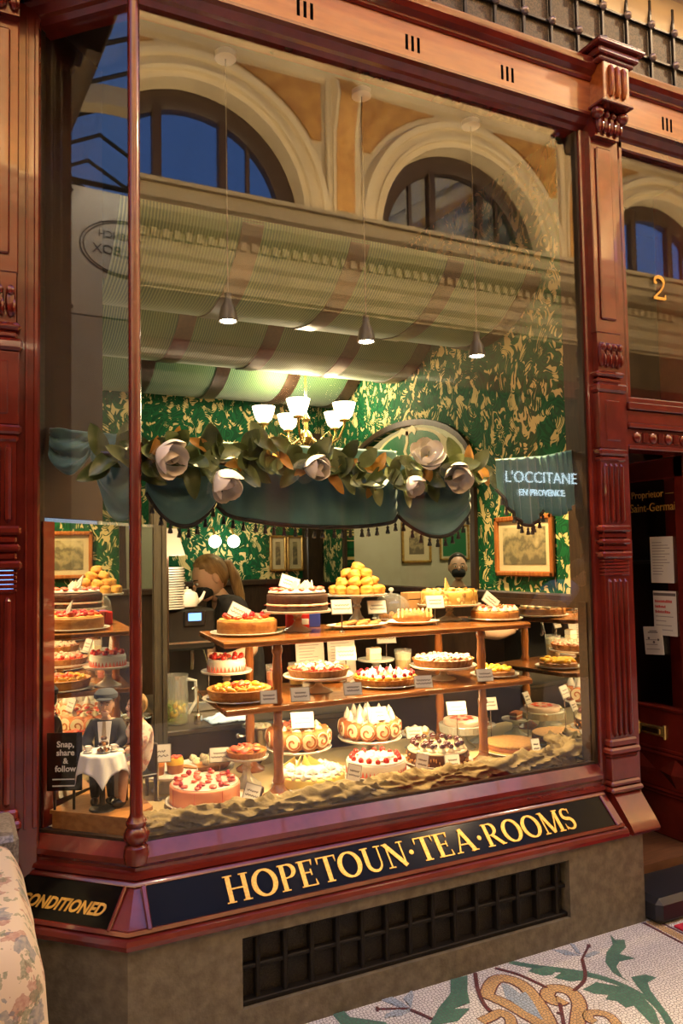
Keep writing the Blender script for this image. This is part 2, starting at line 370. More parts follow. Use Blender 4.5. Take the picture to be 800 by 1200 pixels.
def tessera(name, c1, c2, scale=80.0, joint=(0.10, 0.10, 0.11)):
    mt, nt, b, out = nodes(name); setp(b, rough=0.35)
    tc = N(nt, 'ShaderNodeTexCoord')
    v1 = N(nt, 'ShaderNodeTexVoronoi', feature='DISTANCE_TO_EDGE', voronoi_dimensions='2D'); v1.inputs['Scale'].default_value = scale; v1.inputs['Randomness'].default_value = 0.75
    v2 = N(nt, 'ShaderNodeTexVoronoi', voronoi_dimensions='2D'); v2.inputs['Scale'].default_value = scale; v2.inputs['Randomness'].default_value = 0.75
    for v in (v1, v2): nt.links.new(tc.outputs['Object'], v.inputs['Vector'])
    r = ramp(nt, [(0.0, c1), (1.0, c2)]); nt.links.new(v2.outputs['Color'], r.inputs[0])
    j = math_n(nt, 'LESS_THAN', v1.outputs['Distance'], 0.075)
    mx = N(nt, 'ShaderNodeMix', data_type='RGBA'); nt.links.new(j, mx.inputs[0]); nt.links.new(r.outputs[0], mx.inputs[6]); mx.inputs[7].default_value = (*joint, 1)
    nt.links.new(mx.outputs[2], b.inputs['Base Color'])
    bp = N(nt, 'ShaderNodeBump'); bp.inputs['Strength'].default_value = 0.25; bp.inputs['Distance'].default_value = 0.002; bp.invert = True; nt.links.new(j, bp.inputs['Height']); nt.links.new(bp.outputs[0], b.inputs['Normal'])
    return mt
M_tes_white = tessera('white_mosaic', (0.66, 0.65, 0.64), (0.80, 0.79, 0.78))
M_tes = {'green': tessera('green_mosaic', (0.045, 0.16, 0.12), (0.09, 0.23, 0.17)), 'tan': tessera('tan_mosaic', (0.52, 0.33, 0.14), (0.64, 0.43, 0.21)),
         'blue': tessera('blue_mosaic', (0.30, 0.40, 0.52), (0.42, 0.50, 0.60)), 'red': tessera('dark_red_mosaic', (0.09, 0.018, 0.022), (0.16, 0.03, 0.035))}
def floral():
    mt, nt, b, out = nodes('floral_cotton'); setp(b, rough=0.85)
    tc = N(nt, 'ShaderNodeTexCoord')
    def vz(scale, thr, col, prev, off, dist=0.55):
        mp = N(nt, 'ShaderNodeMapping'); mp.inputs['Location'].default_value = (off, off*0.7, off*1.3); nt.links.new(tc.outputs['Object'], mp.inputs[0])
        n = N(nt, 'ShaderNodeTexNoise'); n.inputs['Scale'].default_value = scale*3.2; n.inputs['Detail'].default_value = 3
        nt.links.new(mp.outputs[0], n.inputs['Vector'])
        v = N(nt, 'ShaderNodeTexVoronoi'); v.inputs['Scale'].default_value = scale; nt.links.new(mp.outputs[0], v.inputs['Vector'])
        s = math_n(nt, 'ADD', v.outputs['Distance'], math_n(nt, 'MULTIPLY', math_n(nt, 'SUBTRACT', n.outputs[0], 0.5), dist*2))
        k = math_n(nt, 'LESS_THAN', s, thr)
        n3 = N(nt, 'ShaderNodeTexNoise'); n3.inputs['Scale'].default_value = scale*9; nt.links.new(mp.outputs[0], n3.inputs['Vector'])
        k2 = math_n(nt, 'MULTIPLY', k, math_n(nt, 'ADD', math_n(nt, 'MULTIPLY', n3.outputs[0], 0.9), 0.15))
        mx = N(nt, 'ShaderNodeMix', data_type='RGBA'); nt.links.new(k2, mx.inputs[0]); nt.links.new(prev, mx.inputs[6]) if not isinstance(prev, tuple) else setattr(mx.inputs[6], 'default_value', (*prev, 1)); mx.inputs[7].default_value = (*col, 1)
        return mx.outputs[2]
    c = vz(15, 0.33, (0.34, 0.13, 0.10), (0.66, 0.54, 0.38), 0.0)
    c = vz(11, 0.32, (0.12, 0.16, 0.20), c, 3.7)
    c = vz(19, 0.28, (0.14, 0.18, 0.10), c, 8.1)
    nt.links.new(c, b.inputs['Base Color']); return mt
M_floral = floral()
def picture_mat(name, sky, land, dark):
    mt, nt, b, out = nodes(name); setp(b, rough=0.5)
    tc = N(nt, 'ShaderNodeTexCoord'); n = N(nt, 'ShaderNodeTexNoise'); n.inputs['Scale'].default_value = 16; n.inputs['Detail'].default_value = 6; nt.links.new(tc.outputs['Object'], n.inputs['Vector'])
    sp = N(nt, 'ShaderNodeSeparateXYZ'); nt.links.new(tc.outputs['Object'], sp.inputs[0])
    s = math_n(nt, 'ADD', math_n(nt, 'MULTIPLY', sp.outputs[2], 3.2), n.outputs[0])
    r = ramp(nt, [(0.25, dark), (0.42, land), (0.55, dark), (0.66, land), (0.80, sky)]); nt.links.new(s, r.inputs[0]); nt.links.new(r.outputs[0], b.inputs['Base Color']); return mt
M_pic = picture_mat('landscape_print', (0.42, 0.36, 0.20), (0.26, 0.22, 0.11), (0.10, 0.09, 0.05))
# ------------------------------------------------------------------ lettering
def arcp(cx, cy_, rx, ry, a0, a1, n=12):
    return [(cx+rx*math.cos(R(a0+(a1-a0)*i/n)), cy_+ry*math.sin(R(a0+(a1-a0)*i/n))) for i in range(n+1)]
TK, TN, SF = 0.15, 0.055, 0.045
def glyph(ch):
    """list of (points, widths) in cap-height units, plus advance"""
    S = []; st = lambda x, w=TK, y0=0.0, y1=1.0: S.append(([(x, y0), (x, y1)], w))
    sf = lambda x, y, w=0.30: S.append(([(x-w/2, y), (x+w/2, y)], SF))
    lo, hi = SF/2, 1-SF/2
    if ch == 'H': st(.17); st(.69); S.append(([(.17, .5), (.69, .5)], TN)); [sf(x, y) for x in (.17, .69) for y in (lo, hi)]; adv = .90
    elif ch == 'O':
        pts = arcp(.45, .5, .355, .475, 0, 360, 32); S.append((pts, [.07+.10*abs(math.cos(2*math.pi*i/32)) for i in range(33)])); adv = .93
    elif ch in 'PR':
        st(.17); sf(.17, lo); S.append(([(.03, hi), (.36, hi)], SF)); S.append(([(.17, .48), (.36, .48)], SF))
        pts = arcp(.34, .735, .22, .245, 90, -90, 14); S.append((pts, [SF+.105*math.sin(math.pi*i/14) for i in range(15)])); adv = .68
        if ch == 'R': S.append(([(.36, .48), (.72, .02)], .14)); sf(.74, lo, .20); adv = .86
    elif ch == 'E':
        st(.17); S.append(([(.03, lo), (.60, lo)], SF)); S.append(([(.03, hi), (.56, hi)], SF)); S.append(([(.17, .52), (.46, .52)], SF))
        S.append(([(.585, 0), (.565, .24)], [.07, .02])); S.append(([(.545, 1), (.53, .78)], [.07, .02])); S.append(([(.46, .40), (.46, .64)], .045)); adv = .72
    elif ch == 'T':
        st(.36); sf(.36, lo); S.append(([(.02, hi), (.70, hi)], SF)); S.append(([(.045, 1), (.03, .74)], [.07, .02])); S.append(([(.675, 1), (.69, .74)], [.07, .02])); adv = .72
    elif ch == 'U':
        st(.17, TK, .34, 1); pts = arcp(.425, .34, .255, .305, 180, 360, 14); S.append((pts, [.15-.095*i/14 for i in range(15)])); st(.68, TN, .34, 1); sf(.17, hi); sf(.68, hi, .26); adv = .86
    elif ch == 'N':
        st(.16, TN); st(.72, TN); S.append(([(.12, 1), (.74, 0)], .16)); sf(.16, lo, .26); sf(.12, hi, .22); sf(.72, hi, .26); adv = .88
    elif ch == 'A':
        S.append(([(.12, 0), (.41, 1)], TN)); S.append(([(.40, 1), (.73, 0)], .155)); S.append(([(.21, .34), (.62, .34)], TN)); sf(.12, lo, .24); sf(.73, lo, .30); adv = .86
    elif ch == 'M':
        st(.14, TN); st(.86, TK); S.append(([(.15, 1), (.50, .02)], .15)); S.append(([(.50, .02), (.84, 1)], TN)); sf(.14, lo, .24); sf(.86, lo); sf(.12, hi, .22); sf(.88, hi, .26); adv = 1.04
    elif ch == 'S':
        pts = arcp(.32, .745, .20, .225, 40, 180, 9) + arcp(.33, .70, .21, .19, 190, 262, 5) + arcp(.31, .29, .215, .225, 78, 0, 5)[0:] + arcp(.31, .265, .22, .235, -10, -150, 10)
        n = len(pts); S.append((pts, [.05+.11*math.sin(math.pi*i/(n-1))**1.5 for i in range(n)]))
        S.append(([(.50, .96), (.49, .72)], [.05, .02])); S.append(([(.10, .02), (.095, .30)], [.05, .02])); adv = .62
    elif ch == '2':
        pts = arcp(.30, .72, .20, .24, 170, 0, 12) + [(.47, .58), (.36, .38), (.20, .20), (.10, .08)]
        n = len(pts); S.append((pts, [.07+.09*math.sin(math.pi*min(1, i/(n-1)*1.2))**2 for i in range(n)]))
        S.append(([(.06, .06), (.54, .06)], .12)); S.append(([(.54, .04), (.56, .24)], [.07, .03])); S.append((arcp(.14, .70, .035, .035, 0, 360, 8), .07)); adv = .62
    else: adv = .4
    return S, adv
def letter_mb(ch, h=0.012):
    mb = MB(); S, adv = glyph(ch)
    for i, (pts, wd) in enumerate(S): mb.ribbon(pts, wd, h + 0.0008*i)
    return mb, adv
def word(text, parent, M, x0, x1, height, matl):
    """place serif capitals between x0 and x1 (in the board frame M), each a part"""
    tot = sum(glyph(c)[1] for c in text); sx = (x1-x0)/tot; x = x0
    for c in text:
        mb, adv = letter_mb(c)
        o = mb.build('letter', matl, parent, smooth=False); o.matrix_local = M @ Matrix.Translation((x, -height/2, 0.0005)) @ Matrix.Diagonal((sx, height, 0.25, 1)); x += adv*sx
def font_mesh(name, body, size, matl, shear=0.0, extrude=0.0008, align='LEFT', bold=0.0):
    c = bpy.data.curves.new(name, 'FONT'); c.body = body; c.size = size; c.shear = shear; c.extrude = extrude; c.offset = bold; c.align_x = align; c.resolution_u = 3
    o = bpy.data.objects.new(name, c); COL.objects.link(o)
    dg = bpy.context.evaluated_depsgraph_get(); me = bpy.data.meshes.new_from_object(o.evaluated_get(dg))
    bpy.data.objects.remove(o); bpy.data.curves.remove(c); me.materials.clear(); me.materials.append(matl); me.name = name
    return me

def letters(parent, name, body, size, matl, ML, **k):
    """capitals, each its own part"""
    me = font_mesh(name, body, size, matl, **k); bm = bmesh.new(); bm.from_mesh(me); bm.verts.ensure_lookup_table(); seen = set(); bpy.data.meshes.remove(me)
    for v0 in bm.verts:
        if v0.index in seen: continue
        st = [v0]; isl = []; seen.add(v0.index)
        while st:
            v = st.pop(); isl.append(v)
            for e in v.link_edges:
                w_ = e.other_vert(v)
                if w_.index not in seen: seen.add(w_.index); st.append(w_)
        ix = {v.index: i for i, v in enumerate(isl)}; fs = {f for v in isl for f in v.link_faces}
        mb = MB(); mb.add([tuple(v.co) for v in isl], [[ix[v.index] for v in f.verts] for f in fs]); o = mb.build(name, matl, parent, smooth=False); o.matrix_local = ML
    bm.free()
FZ = -0.03
# ------------------------------------------------------------------ arcade: floor with mosaic
floor = struct('floor', 'white mosaic arcade floor with leaf scrolls', 'floor')
mb = MB(); mb.box(-14, 9, -5.1, 0.02, FZ-0.1, FZ); mb.build('mosaic_field', M_tes_white, floor, smooth=False)
mb = MB(); mb.box(-0.9, 4.2, 0.02, 3.2, FZ-0.1, FZ); mb.build('shop_floor', M_floor_in, floor, smooth=False)
MOSAIC=[('green',0.035,[(1.354,-0.154),(1.435,-0.242),(1.515,-0.314),(1.576,-0.389),(1.611,-0.475),(1.619,-0.56),(1.595,-0.639),(1.547,-0.712),(1.451,-0.807)]),
('green',0,[(1.373,-0.237),(1.433,-0.219),(1.491,-0.267),(1.436,-0.296),(1.399,-0.283)]),
('green',0,[(1.427,-0.313),(1.502,-0.291),(1.57,-0.338),(1.517,-0.376),(1.462,-0.358)]),
('green',0,[(1.465,-0.417),(1.539,-0.404),(1.592,-0.462),(1.617,-0.532),(1.587,-0.617),(1.531,-0.69),(1.516,-0.661),(1.544,-0.568),(1.511,-0.564),(1.516,-0.523),(1.488,-0.498),(1.517,-0.482),(1.479,-0.453)]),
('green',0,[(1.846,-0.172),(1.83,-0.214),(1.864,-0.228),(1.825,-0.273),(1.762,-0.3),(1.79,-0.35),(1.722,-0.338),(1.681,-0.361),(1.647,-0.422),(1.643,-0.458),(1.64,-0.383),(1.671,-0.317),(1.727,-0.269),(1.795,-0.234)]),
('green',0,[(1.674,-0.436),(1.734,-0.447),(1.752,-0.48),(1.701,-0.487),(1.668,-0.526),(1.634,-0.596),(1.599,-0.668),(1.568,-0.716),(1.55,-0.707),(1.601,-0.625),(1.625,-0.544),(1.652,-0.479)]),
('tan',0.045,[(1.36,-0.433),(1.335,-0.435),(1.322,-0.413),(1.334,-0.383),(1.371,-0.365),(1.405,-0.386),(1.414,-0.427),(1.388,-0.478),(1.337,-0.527),(1.272,-0.586)]),
('tan',0.045,[(1.129,-0.306),(1.193,-0.249),(1.241,-0.228),(1.277,-0.249),(1.294,-0.305),(1.276,-0.39),(1.238,-0.491),(1.192,-0.572)]),
('tan',0.04,[(1.142,-0.289),(1.171,-0.367),(1.186,-0.446),(1.204,-0.537)]),
('blue',0,[(1.236,-0.254),(1.252,-0.28),(1.25,-0.339),(1.275,-0.34),(1.255,-0.405),(1.217,-0.495),(1.198,-0.431),(1.193,-0.334)]),
('tan',0.03,[(1.36,-0.578),(1.356,-0.554),(1.379,-0.535),(1.409,-0.546),(1.427,-0.577),(1.41,-0.629)]),
('tan',0.035,[(1.032,-0.408),(1.074,-0.403),(1.117,-0.398),(1.129,-0.431),(1.106,-0.474)]),
('red',0.013,[(1.279,-0.166),(1.323,-0.231),(1.345,-0.295),(1.359,-0.353)]),
('red',0.013,[(1.607,-0.265),(1.562,-0.325),(1.509,-0.377),(1.428,-0.411)]),
('red',0.013,[(1.333,-0.445),(1.294,-0.498),(1.247,-0.56)]),
('red',0.01,[(1.294,-0.498),(1.286,-0.482)]),
('blue',0,[(1.62,-0.239),(1.6,-0.186),(1.558,-0.158),(1.576,-0.212)]),
('blue',0,[(1.632,-0.233),(1.663,-0.17),(1.653,-0.152),(1.624,-0.217)]),
('blue',0,[(1.627,-0.25),(1.688,-0.243),(1.704,-0.259),(1.643,-0.266)]),
('red',0.008,[(1.607,-0.265),(1.702,-0.202)]),
('red',0.022,[(1.697,-0.197),(1.707,-0.207)]),
('green',0,[(1.087,-0.157),(1.157,-0.163),(1.096,-0.246),(1.064,-0.304),(0.984,-0.308),(1.042,-0.333),(0.966,-0.371),(0.87,-0.35),(0.952,-0.282),(1.035,-0.231)]),
('green',0,[(0.616,-0.134),(0.657,-0.144),(0.659,-0.193),(0.752,-0.272),(0.747,-0.289),(0.617,-0.223)]),
('blue',0,[(0.864,-0.253),(0.857,-0.195),(0.84,-0.144),(0.799,-0.148),(0.839,-0.225)]),
('blue',0,[(0.869,-0.24),(0.874,-0.18),(0.93,-0.149),(0.911,-0.187)]),
('blue',0,[(0.86,-0.254),(0.819,-0.227),(0.774,-0.234),(0.76,-0.248),(0.817,-0.261)]),
('red',0.024,[(0.759,-0.192),(0.767,-0.196)]),
('red',0.006,[(0.765,-0.195),(0.862,-0.24)]),
('red',0.011,[(0.86,-0.248),(0.877,-0.282),(0.896,-0.325)]),
('red',0.014,[(1.192,-0.162),(1.137,-0.25),(1.102,-0.329),(1.094,-0.378)])]
for k, (cl, wd, pts) in enumerate(MOSAIC):
    mb = MB(); h = 0.0012 + 0.00012*k
    if wd == 0: mb.prism(pts, h, TX(z=FZ-0.0005))
    else:
        sp_ = []
        for i in range(len(pts)-1):          # soften the traced path
            p0, p1, p2, p3 = (Vector(pts[max(0, min(len(pts)-1, j))]) for j in (i-1, i, i+1, i+2))
            for t in (0, .25, .5, .75):
                sp_.append(tuple(0.5*((2*p1)+(p2-p0)*t+(2*p0-5*p1+4*p2-p3)*t*t+(3*p1-p0-3*p2+p3)*t**3)))
        sp_.append(pts[-1]); n = len(sp_)
        mb.ribbon(sp_, [wd*(0.55+0.45*math.sin(math.pi*min(1, (i+2)/(n*0.6)))) if cl == 'green' else wd for i in range(n)], h, TX(z=FZ-0.0005))
        if cl == 'tan':
            md = MB(); md.ribbon(sp_, wd*1.22, h*0.8, TX(z=FZ-0.0005)); md.build('mosaic_outline', M_tes['red'], floor, smooth=False)
    mb.build({'green': 'mosaic_leaf', 'tan': 'mosaic_scroll', 'blue': 'mosaic_petal', 'red': 'mosaic_stem'}[cl], M_tes[cl], floor, smooth=False)
for x0, x1, mt in ((2.035, 2.047, M_tes['red']), (2.055, 2.095, M_tes['tan']), (2.102, 2.112, M_tes['red'])):
    mb = MB(); mb.box(x0, x1, -4.4, -0.16, FZ-0.001, FZ+0.0012); mb.build('mosaic_border', mt, floor, smooth=False)
mb = MB(); mb.box(2.118, 2.95, -2.6, -0.245, FZ+0.0005, FZ+0.010, 0.003)
tag(mb.build('carpet_runner', M_carpet, smooth=False), 'red carpet runner on the mosaic before the shop entrance', 'carpet')

# ------------------------------------------------------------------ arcade: opposite side (seen mirrored in the panes)
YO = -4.6
opp = struct('wall_opposite', 'cream arcade front with round arched windows across the way', 'facade', (0, YO, 0))
def sweep_x(prof, x0, x1, sgn=1):
    mb = MB(); n = len(prof)
    v = [(x0, sgn*o, z) for o, z in prof] + [(x1, sgn*o, z) for o, z in prof]
    f = [(i, i+1, n+i+1, n+i) for i in range(n-1)] + [tuple(range(n)), tuple(range(n, 2*n))[::-1]]
    mb.add(v, f); return mb
BAY, ACZ, AR = 3.22, 5.05, 1.15
x_l, x_r = -13.9, 8.9
def bay_wall():
    mb = MB(); n = 28; hw = BAY/2; z0, z1 = 4.90, 6.64
    vi = []; vo = []
    for i in range(n+1):
        t = math.pi*i/n; c, s = math.cos(t), math.sin(t)
        vi.append((AR*c, 0, ACZ+AR*s))
        k = min(hw/abs(c) if abs(c) > 1e-6 else 1e9, (z1-ACZ)/s if s > 1e-6 else 1e9)
        vo.append((k*c, 0, ACZ+k*s))
    v = vi + vo; f = [(i, i+1, n+1+i+1, n+1+i) for i in range(n)]
    b = len(v)
    v += [(x, -0.34, z) for x, y, z in vi]
    f += [(i, b+i, b+i+1, i+1) for i in range(n)]
    mb.add(v, f)
    # corner fillers and the pieces below the spring
    mb.add([(hw, 0, ACZ), (hw, 0, z0), (AR, 0, z0), (AR, 0, ACZ), (-hw, 0, ACZ), (-hw, 0, z0), (-AR, 0, z0), (-AR, 0, ACZ), (AR, -.34, z0), (AR, -.34, ACZ), (-AR, -.34, z0), (-AR, -.34, ACZ)],
           [(0,1,2,3), (4,7,6,5), (2,8,9,3), (6,7,11,10), (2,6,10,8)])
    tc_ = math.atan2(z1-ACZ, hw)
    for sg in (1, -1):
        kk = None
        ang = [math.pi*i/n for i in range(n+1)]
        for i in range(n):
            if ang[i] < (tc_ if sg == 1 else math.pi-tc_) <= ang[i+1]: mb.add([vo[i], (sg*hw, 0, z1), vo[i+1]], [(0, 1, 2)])
    return mb
def arc_sweep(prof, zc, n=32, a0=0, a1=math.pi):
    mb = MB(); m_ = len(prof); v = []
    for i in range(n+1):
        t = a0+(a1-a0)*i/n
        v += [(r*math.cos(t), y, zc+r*math.sin(t)) for r, y in prof]
    f = [(i*m_+j, i*m_+j+1, (i+1)*m_+j+1, (i+1)*m_+j) for i in range(n) for j in range(m_-1)]
    return mb.add(v, f)
me_bay = bay_wall().mesh('arch_wall', M_cream, ang=20)
me_arch = arc_sweep([(1.15, -.02), (1.15, .05), (1.21, .05), (1.22, .09), (1.25, .10), (1.26, .07), (1.34, .07), (1.35, .11), (1.41, .11), (1.44, .06), (1.45, 0)], ACZ).mesh('archivolt', M_cream)
me_wfr = arc_sweep([(.96, -.24), (.96, -.20), (1.03, -.17), (1.15, -.17), (1.15, -.30), (.96, -.30), (.96, -.24)], ACZ).mesh('window_frame', M_dkframe)
mb = MB()
for x in (-.34, .34): mb.box(x-.045, x+.045, -.27, -.17, 4.92, ACZ+math.sqrt(1-.34**2)*1.0, 0.01)
mb.box(-1.12, 1.12, -.28, -.18, 4.90, 4.99); mb.box(-.62-.02, -.62+.02, -.26, -.22, 4.95, 5.8); mb.box(.62-.02, .62+.02, -.26, -.22, 4.95, 5.8)
me_mul = mb.mesh('mullion', M_dkframe)
def halfdisc(r, z0, zc, y0, y1):
    mb = MB(); pts = [(-r, z0), (r, z0)] + [(r*math.cos(math.pi*i/20), zc+r*math.sin(math.pi*i/20)) for i in range(21)]
    n = len(pts); mb.add([(x, y0, z) for x, z in pts]+[(x, y1, z) for x, z in pts], [tuple(range(n)), tuple(range(n, 2*n))[::-1]]+[(i, (i+1) % n, n+(i+1) % n, n+i) for i in range(n)]); return mb
me_wpane = halfdisc(0.99, 4.95, ACZ, -.262, -.256).mesh('window_pane', M_roofglass)
def spandrel(sg):
    mb = MB(); pts = []
    a0_, a1_ = R(34), R(74)
    for i in range(9):
        t = a0_+(a1_-a0_)*i/8; pts.append((sg*1.52*math.cos(t), ACZ+1.52*math.sin(t)))
    pts += [(sg*1.36, 6.52), (sg*1.36, ACZ+1.52*math.sin(a0_))]
    pts = [(x, min(z, 6.52)) for x, z in pts]
    n = len(pts); mb.add([(x, .004, z) for x, z in pts]+[(x, .028, z) for x, z in pts], [tuple(range(n)), tuple(range(n, 2*n))[::-1]]+[(i, (i+1) % n, n+(i+1) % n, n+i) for i in range(n)]); return mb
me_sp = [spandrel(s).mesh('spandrel_panel', M_ochre, smooth=False) for s in (1, -1)]
mb = MB(); mb.box(-.20, .20, 0, .06, 4.95, 6.62, .01); mb.box(-.23, .23, 0, .09, 4.95, 5.08, .01); me_pil = mb.mesh('pier', M_cream)
# scrolled console on the pier: an S curved ochre band with cream edges
def console(w, off, sc):
    mb = MB(); pts = [(.05+.02, 6.6), (.19, 6.5), (.22, 6.36), (.17, 6.2), (.11, 6.0), (.09, 5.7), (.085, 5.4), (.08, 5.15)]
    n = len(pts); v = [(-w, y+off, z) for y, z in pts]+[(w, y+off, z) for y, z in pts]+[(-w, .04, z) for y, z in pts]+[(w, .04, z) for y, z in pts]
    f = []
    for i in range(n-1): f += [(i, i+1, n+i+1, n+i), (i, 2*n+i, 2*n+i+1, i+1), (n+i, n+i+1, 3*n+i+1, 3*n+i)]
    return mb.add(v, f)
me_con = console(.105, .012, 1).mesh('console', M_ochre, ang=60); me_con2 = console(.14, 0, 1).mesh('console_edge', M_cream, ang=60)
k0 = -4
for k in range(-4, 3):
    cx_ = 1.56 + BAY*k
    for nm, me in (('arch_wall', me_bay), ('archivolt', me_arch), ('window_frame', me_wfr), ('mullion', me_mul), ('window_pane', me_wpane), ('spandrel_panel', me_sp[0]), ('spandrel_panel', me_sp[1])):
        inst(nm, me, opp, (cx_, 0, 0))
    for nm, me in (('pier', me_pil), ('console', me_con), ('console_edge', me_con2)): inst(nm, me, opp, (cx_+BAY/2, 0, 0))
CORN = [(0, 4.10), (.03, 4.12), (.03, 4.2), (.07, 4.26), (.07, 4.36), (.10, 4.40), (.12, 4.50), (.12, 4.60), (.26, 4.63), (.34, 4.70), (.36, 4.76), (.40, 4.78), (.42, 4.88), (.40, 4.92), (.10, 4.95), (0, 4.95)]
sweep_x(CORN, x_l, x_r).build('cornice', M_cream, opp, ang=25)
mb = MB(); x = -13.0
while x < 8: mb.box(x, x+.055, .11, .17, 4.515, 4.60); x += .11
tag(mb.build('dentil_course', M_cream, opp, smooth=False), kind='stuff')
sweep_x([(0, 6.55), (.04, 6.58), (.04, 6.68), (.10, 6.72), (.12, 6.82), (.24, 6.88), (.30, 6.98), (.34, 7.0), (.34, 7.08), (0, 7.12)], x_l, x_r).build('upper_cornice', M_cream, opp, ang=25)
mb = MB(); mb.box(x_l, x_r, -.3, 0, 4.08, 4.90); mb.box(x_l, x_r, -.3, 0, 6.64, 7.7); mb.build('frieze_wall', M_cream, opp, smooth=False)
mb = MB(); mb.box(x_l, x_r, -.4, -.12, FZ, 3.66); mb.build('shop_wall', M_dkwood, opp, smooth=False)
mb = MB(); mb.box(x_l, x_r, -.3, -.01, 3.60, 4.08); mb.build('fade_band', mat('brown_fade_band', (0.20, 0.14, 0.075), (0.13, 0.09, 0.05), 3, 0.5), opp, smooth=False)  # mid brown painted in so the mirrored front fades out softly
mb = MB(); mb.box(-9.0, 8.4, .40, .46, 4.90, 4.945, .004); mb.build('cove_fill_housing', M_cream, opp)  # housing added to dress the unseen strip light
mb = MB(); mb.box(x_l, x_r, -.12, .08, 3.38, 3.60, .02); mb.build('shop_fascia', M_red, opp)
me_sw = MB().box(-.56, .56, -.115, -.10, .65, 3.2).mesh('shop_window', M_black, smooth=False)
me_pp = MB().box(-.13, .13, -.12, .05, FZ, 3.38, .02).mesh('shop_pier', M_red)
for k in range(-8, 6):
    inst('shop_pier', me_pp, opp, (1.56+BAY/2*k+BAY/4, 0, 0)); inst('shop_window', me_sw, opp, (1.56+BAY/2*k, 0, 0))
# the gallery wall seen through the arched window right of the middle pier
gal = thing('gallery_wall', 'cream gallery wall with slanting mouldings behind the right arched window', 'wall', (4.78, YO-1.1, 0), kind='structure')
MB().box(-1.7, 1.7, -.1, 0, 4.8, 7.4).build('wall_face', M_cream, gal, smooth=False)
for d in (-.9, -.3, .35, 1.0): MB().box(-2.2, 2.2, 0, .10, -.05, .05, .01, TX(.1, 0, 5.6+d*.55, ry=R(-32))).build('moulding', M_cream if d != .35 else M_ochre, gal)
l = point('gallery_fill', (0.6, .75, 6.9), 160, (1.0, .74, .42), .1); l.parent = gal  # unseen point light added to brighten the gallery wall
# lettering on the glass of the shop opposite, lit from behind; faces into that shop, so the pane here shows it the right way round
sgn = thing('glowing_sign', 'glowing white shop name with small second line on glass across the arcade', 'sign', (5.68, YO+.12, 2.33))
M_glow = emit('sign_glow', (0.62, 0.85, 1.0), 7.0)
Mtxt = Matrix(((1, 0, 0, 0), (0, 0, -1, 0), (0, 1, 0, 0), (0, 0, 0, 1)))
letters(sgn, 'letter', "L'OCCITANE", 0.19, M_glow, Mtxt, extrude=0.006, align='CENTER'); letters(sgn, 'small_letter', 'EN PROVENCE', 0.105, M_glow, Matrix.Translation((0, 0, -.15)) @ Mtxt, extrude=0.006, align='CENTER', bold=0.002)
mb = MB(); mb.box(-.75, .75, -.006, .0, -.30, .30); mb.build('sign_glass', M_clear, sgn, (0, -.02, 0), smooth=False)

# ------------------------------------------------------------------ arcade: own side above, glass roof, ends, hanging sign
own = struct('wall_front', 'cream arcade wall above the shopfronts', 'facade')
mb = MB(); mb.box(x_l, x_r, .10, .4, 4.15, 7.7); mb.build('upper_wall', M_cream, own, smooth=False)
sweep_x([(o, z-.4) for o, z in CORN], x_l, x_r, -1).build('cornice', M_cream, own, (0, .10, 0), ang=25)
mb = MB(); mb.box(-9.4, 7.4, -.27, -.20, 4.545, 4.60, .004); mb.build('cove_fill_housing', M_cream, own)  # added housing for the unseen near strip
mb = MB(); mb.box(x_l, -0.56, .10, .4, .9, 4.15); mb.build('timber_panel', M_red, own, smooth=False)
mb = MB(); mb.box(-.62, -.49, .22, .42, FZ, 4.15); mb.build('filler_board', M_red, own, smooth=False)
mb = MB(); mb.box(x_l, -0.56, .08, .4, FZ, .9); mb.build('stone_base', M_granite, own, smooth=False)
mb = MB(); mb.box(2.92, x_r, .02, .4, FZ, 4.15); mb.build('timber_panel', M_red, own, smooth=False)
for x in (-1.4, -3.2, -5.0, -6.8, -8.6): inst('shop_pier', MB().box(-.12, .12, -.12, .1, FZ, 3.7, .02).mesh('shop_pier', M_red), own, (x, .10, 0))
for x in (-2.3, -4.1, -5.9): inst('shop_window', MB().box(-.7, .7, -.02, .02, .7, 3.3).mesh('shop_window', M_black, smooth=False), own, (x, .10, 0))
roof = struct('roof_glazing', 'glass arcade roof with dark ribs under the blue dusk sky', 'roof')
yr0, yr1, yr2, zr0, zr1 = YO-.1, -2.25, .2, 7.6, 8.9
mb = MB(); mb.add([(x_l, yr0, zr0), (x_r, yr0, zr0), (x_r, yr1, zr1), (x_l, yr1, zr1)], [(0,1,2,3)]).add([(x_l, yr2, zr0), (x_r, yr2, zr0), (x_r, yr1, zr1), (x_l, yr1, zr1)], [(0,1,2,3)])
mb.build('glazing', M_roofglass, roof, smooth=False)
me_rib = MB().tube([(0, yr0, zr0-.08), (0, yr1, zr1-.08), (0, yr2, zr0-.08)], .035, 6).mesh('glazing_bar', M_iron)
me_truss = MB().box(-.10, .10, yr0, yr2, 7.30, 7.55, .02).mesh('transverse_beam', M_cream)
for k in range(24): inst('glazing_bar', me_rib, roof, (x_l+.5+k*.95, 0, 0))
trs = arc_sweep([(2.25, -.14), (2.25, .14), (2.55, .14), (2.55, -.14), (2.25, -.14)], 6.15, 24).mesh('transverse_arch', M_cream)
for x in (-9.0, -4.6): inst('transverse_arch', trs, roof, (x, -2.25, 0), (0, 0, R(90)))
endw = struct('wall_left', 'cream end wall of the arcade', 'wall')
mb = MB(); mb.box(-14.1, -13.9, YO, .4, FZ, 9.0); mb.build('end_wall', M_cream, endw, smooth=False)
endw = struct('wall_right', 'cream far end wall of the arcade beyond the entrance', 'wall')
mb = MB(); mb.box(8.9, 9.1, YO, .4, FZ, 9.0); mb.build('end_wall', M_cream, endw, smooth=False)
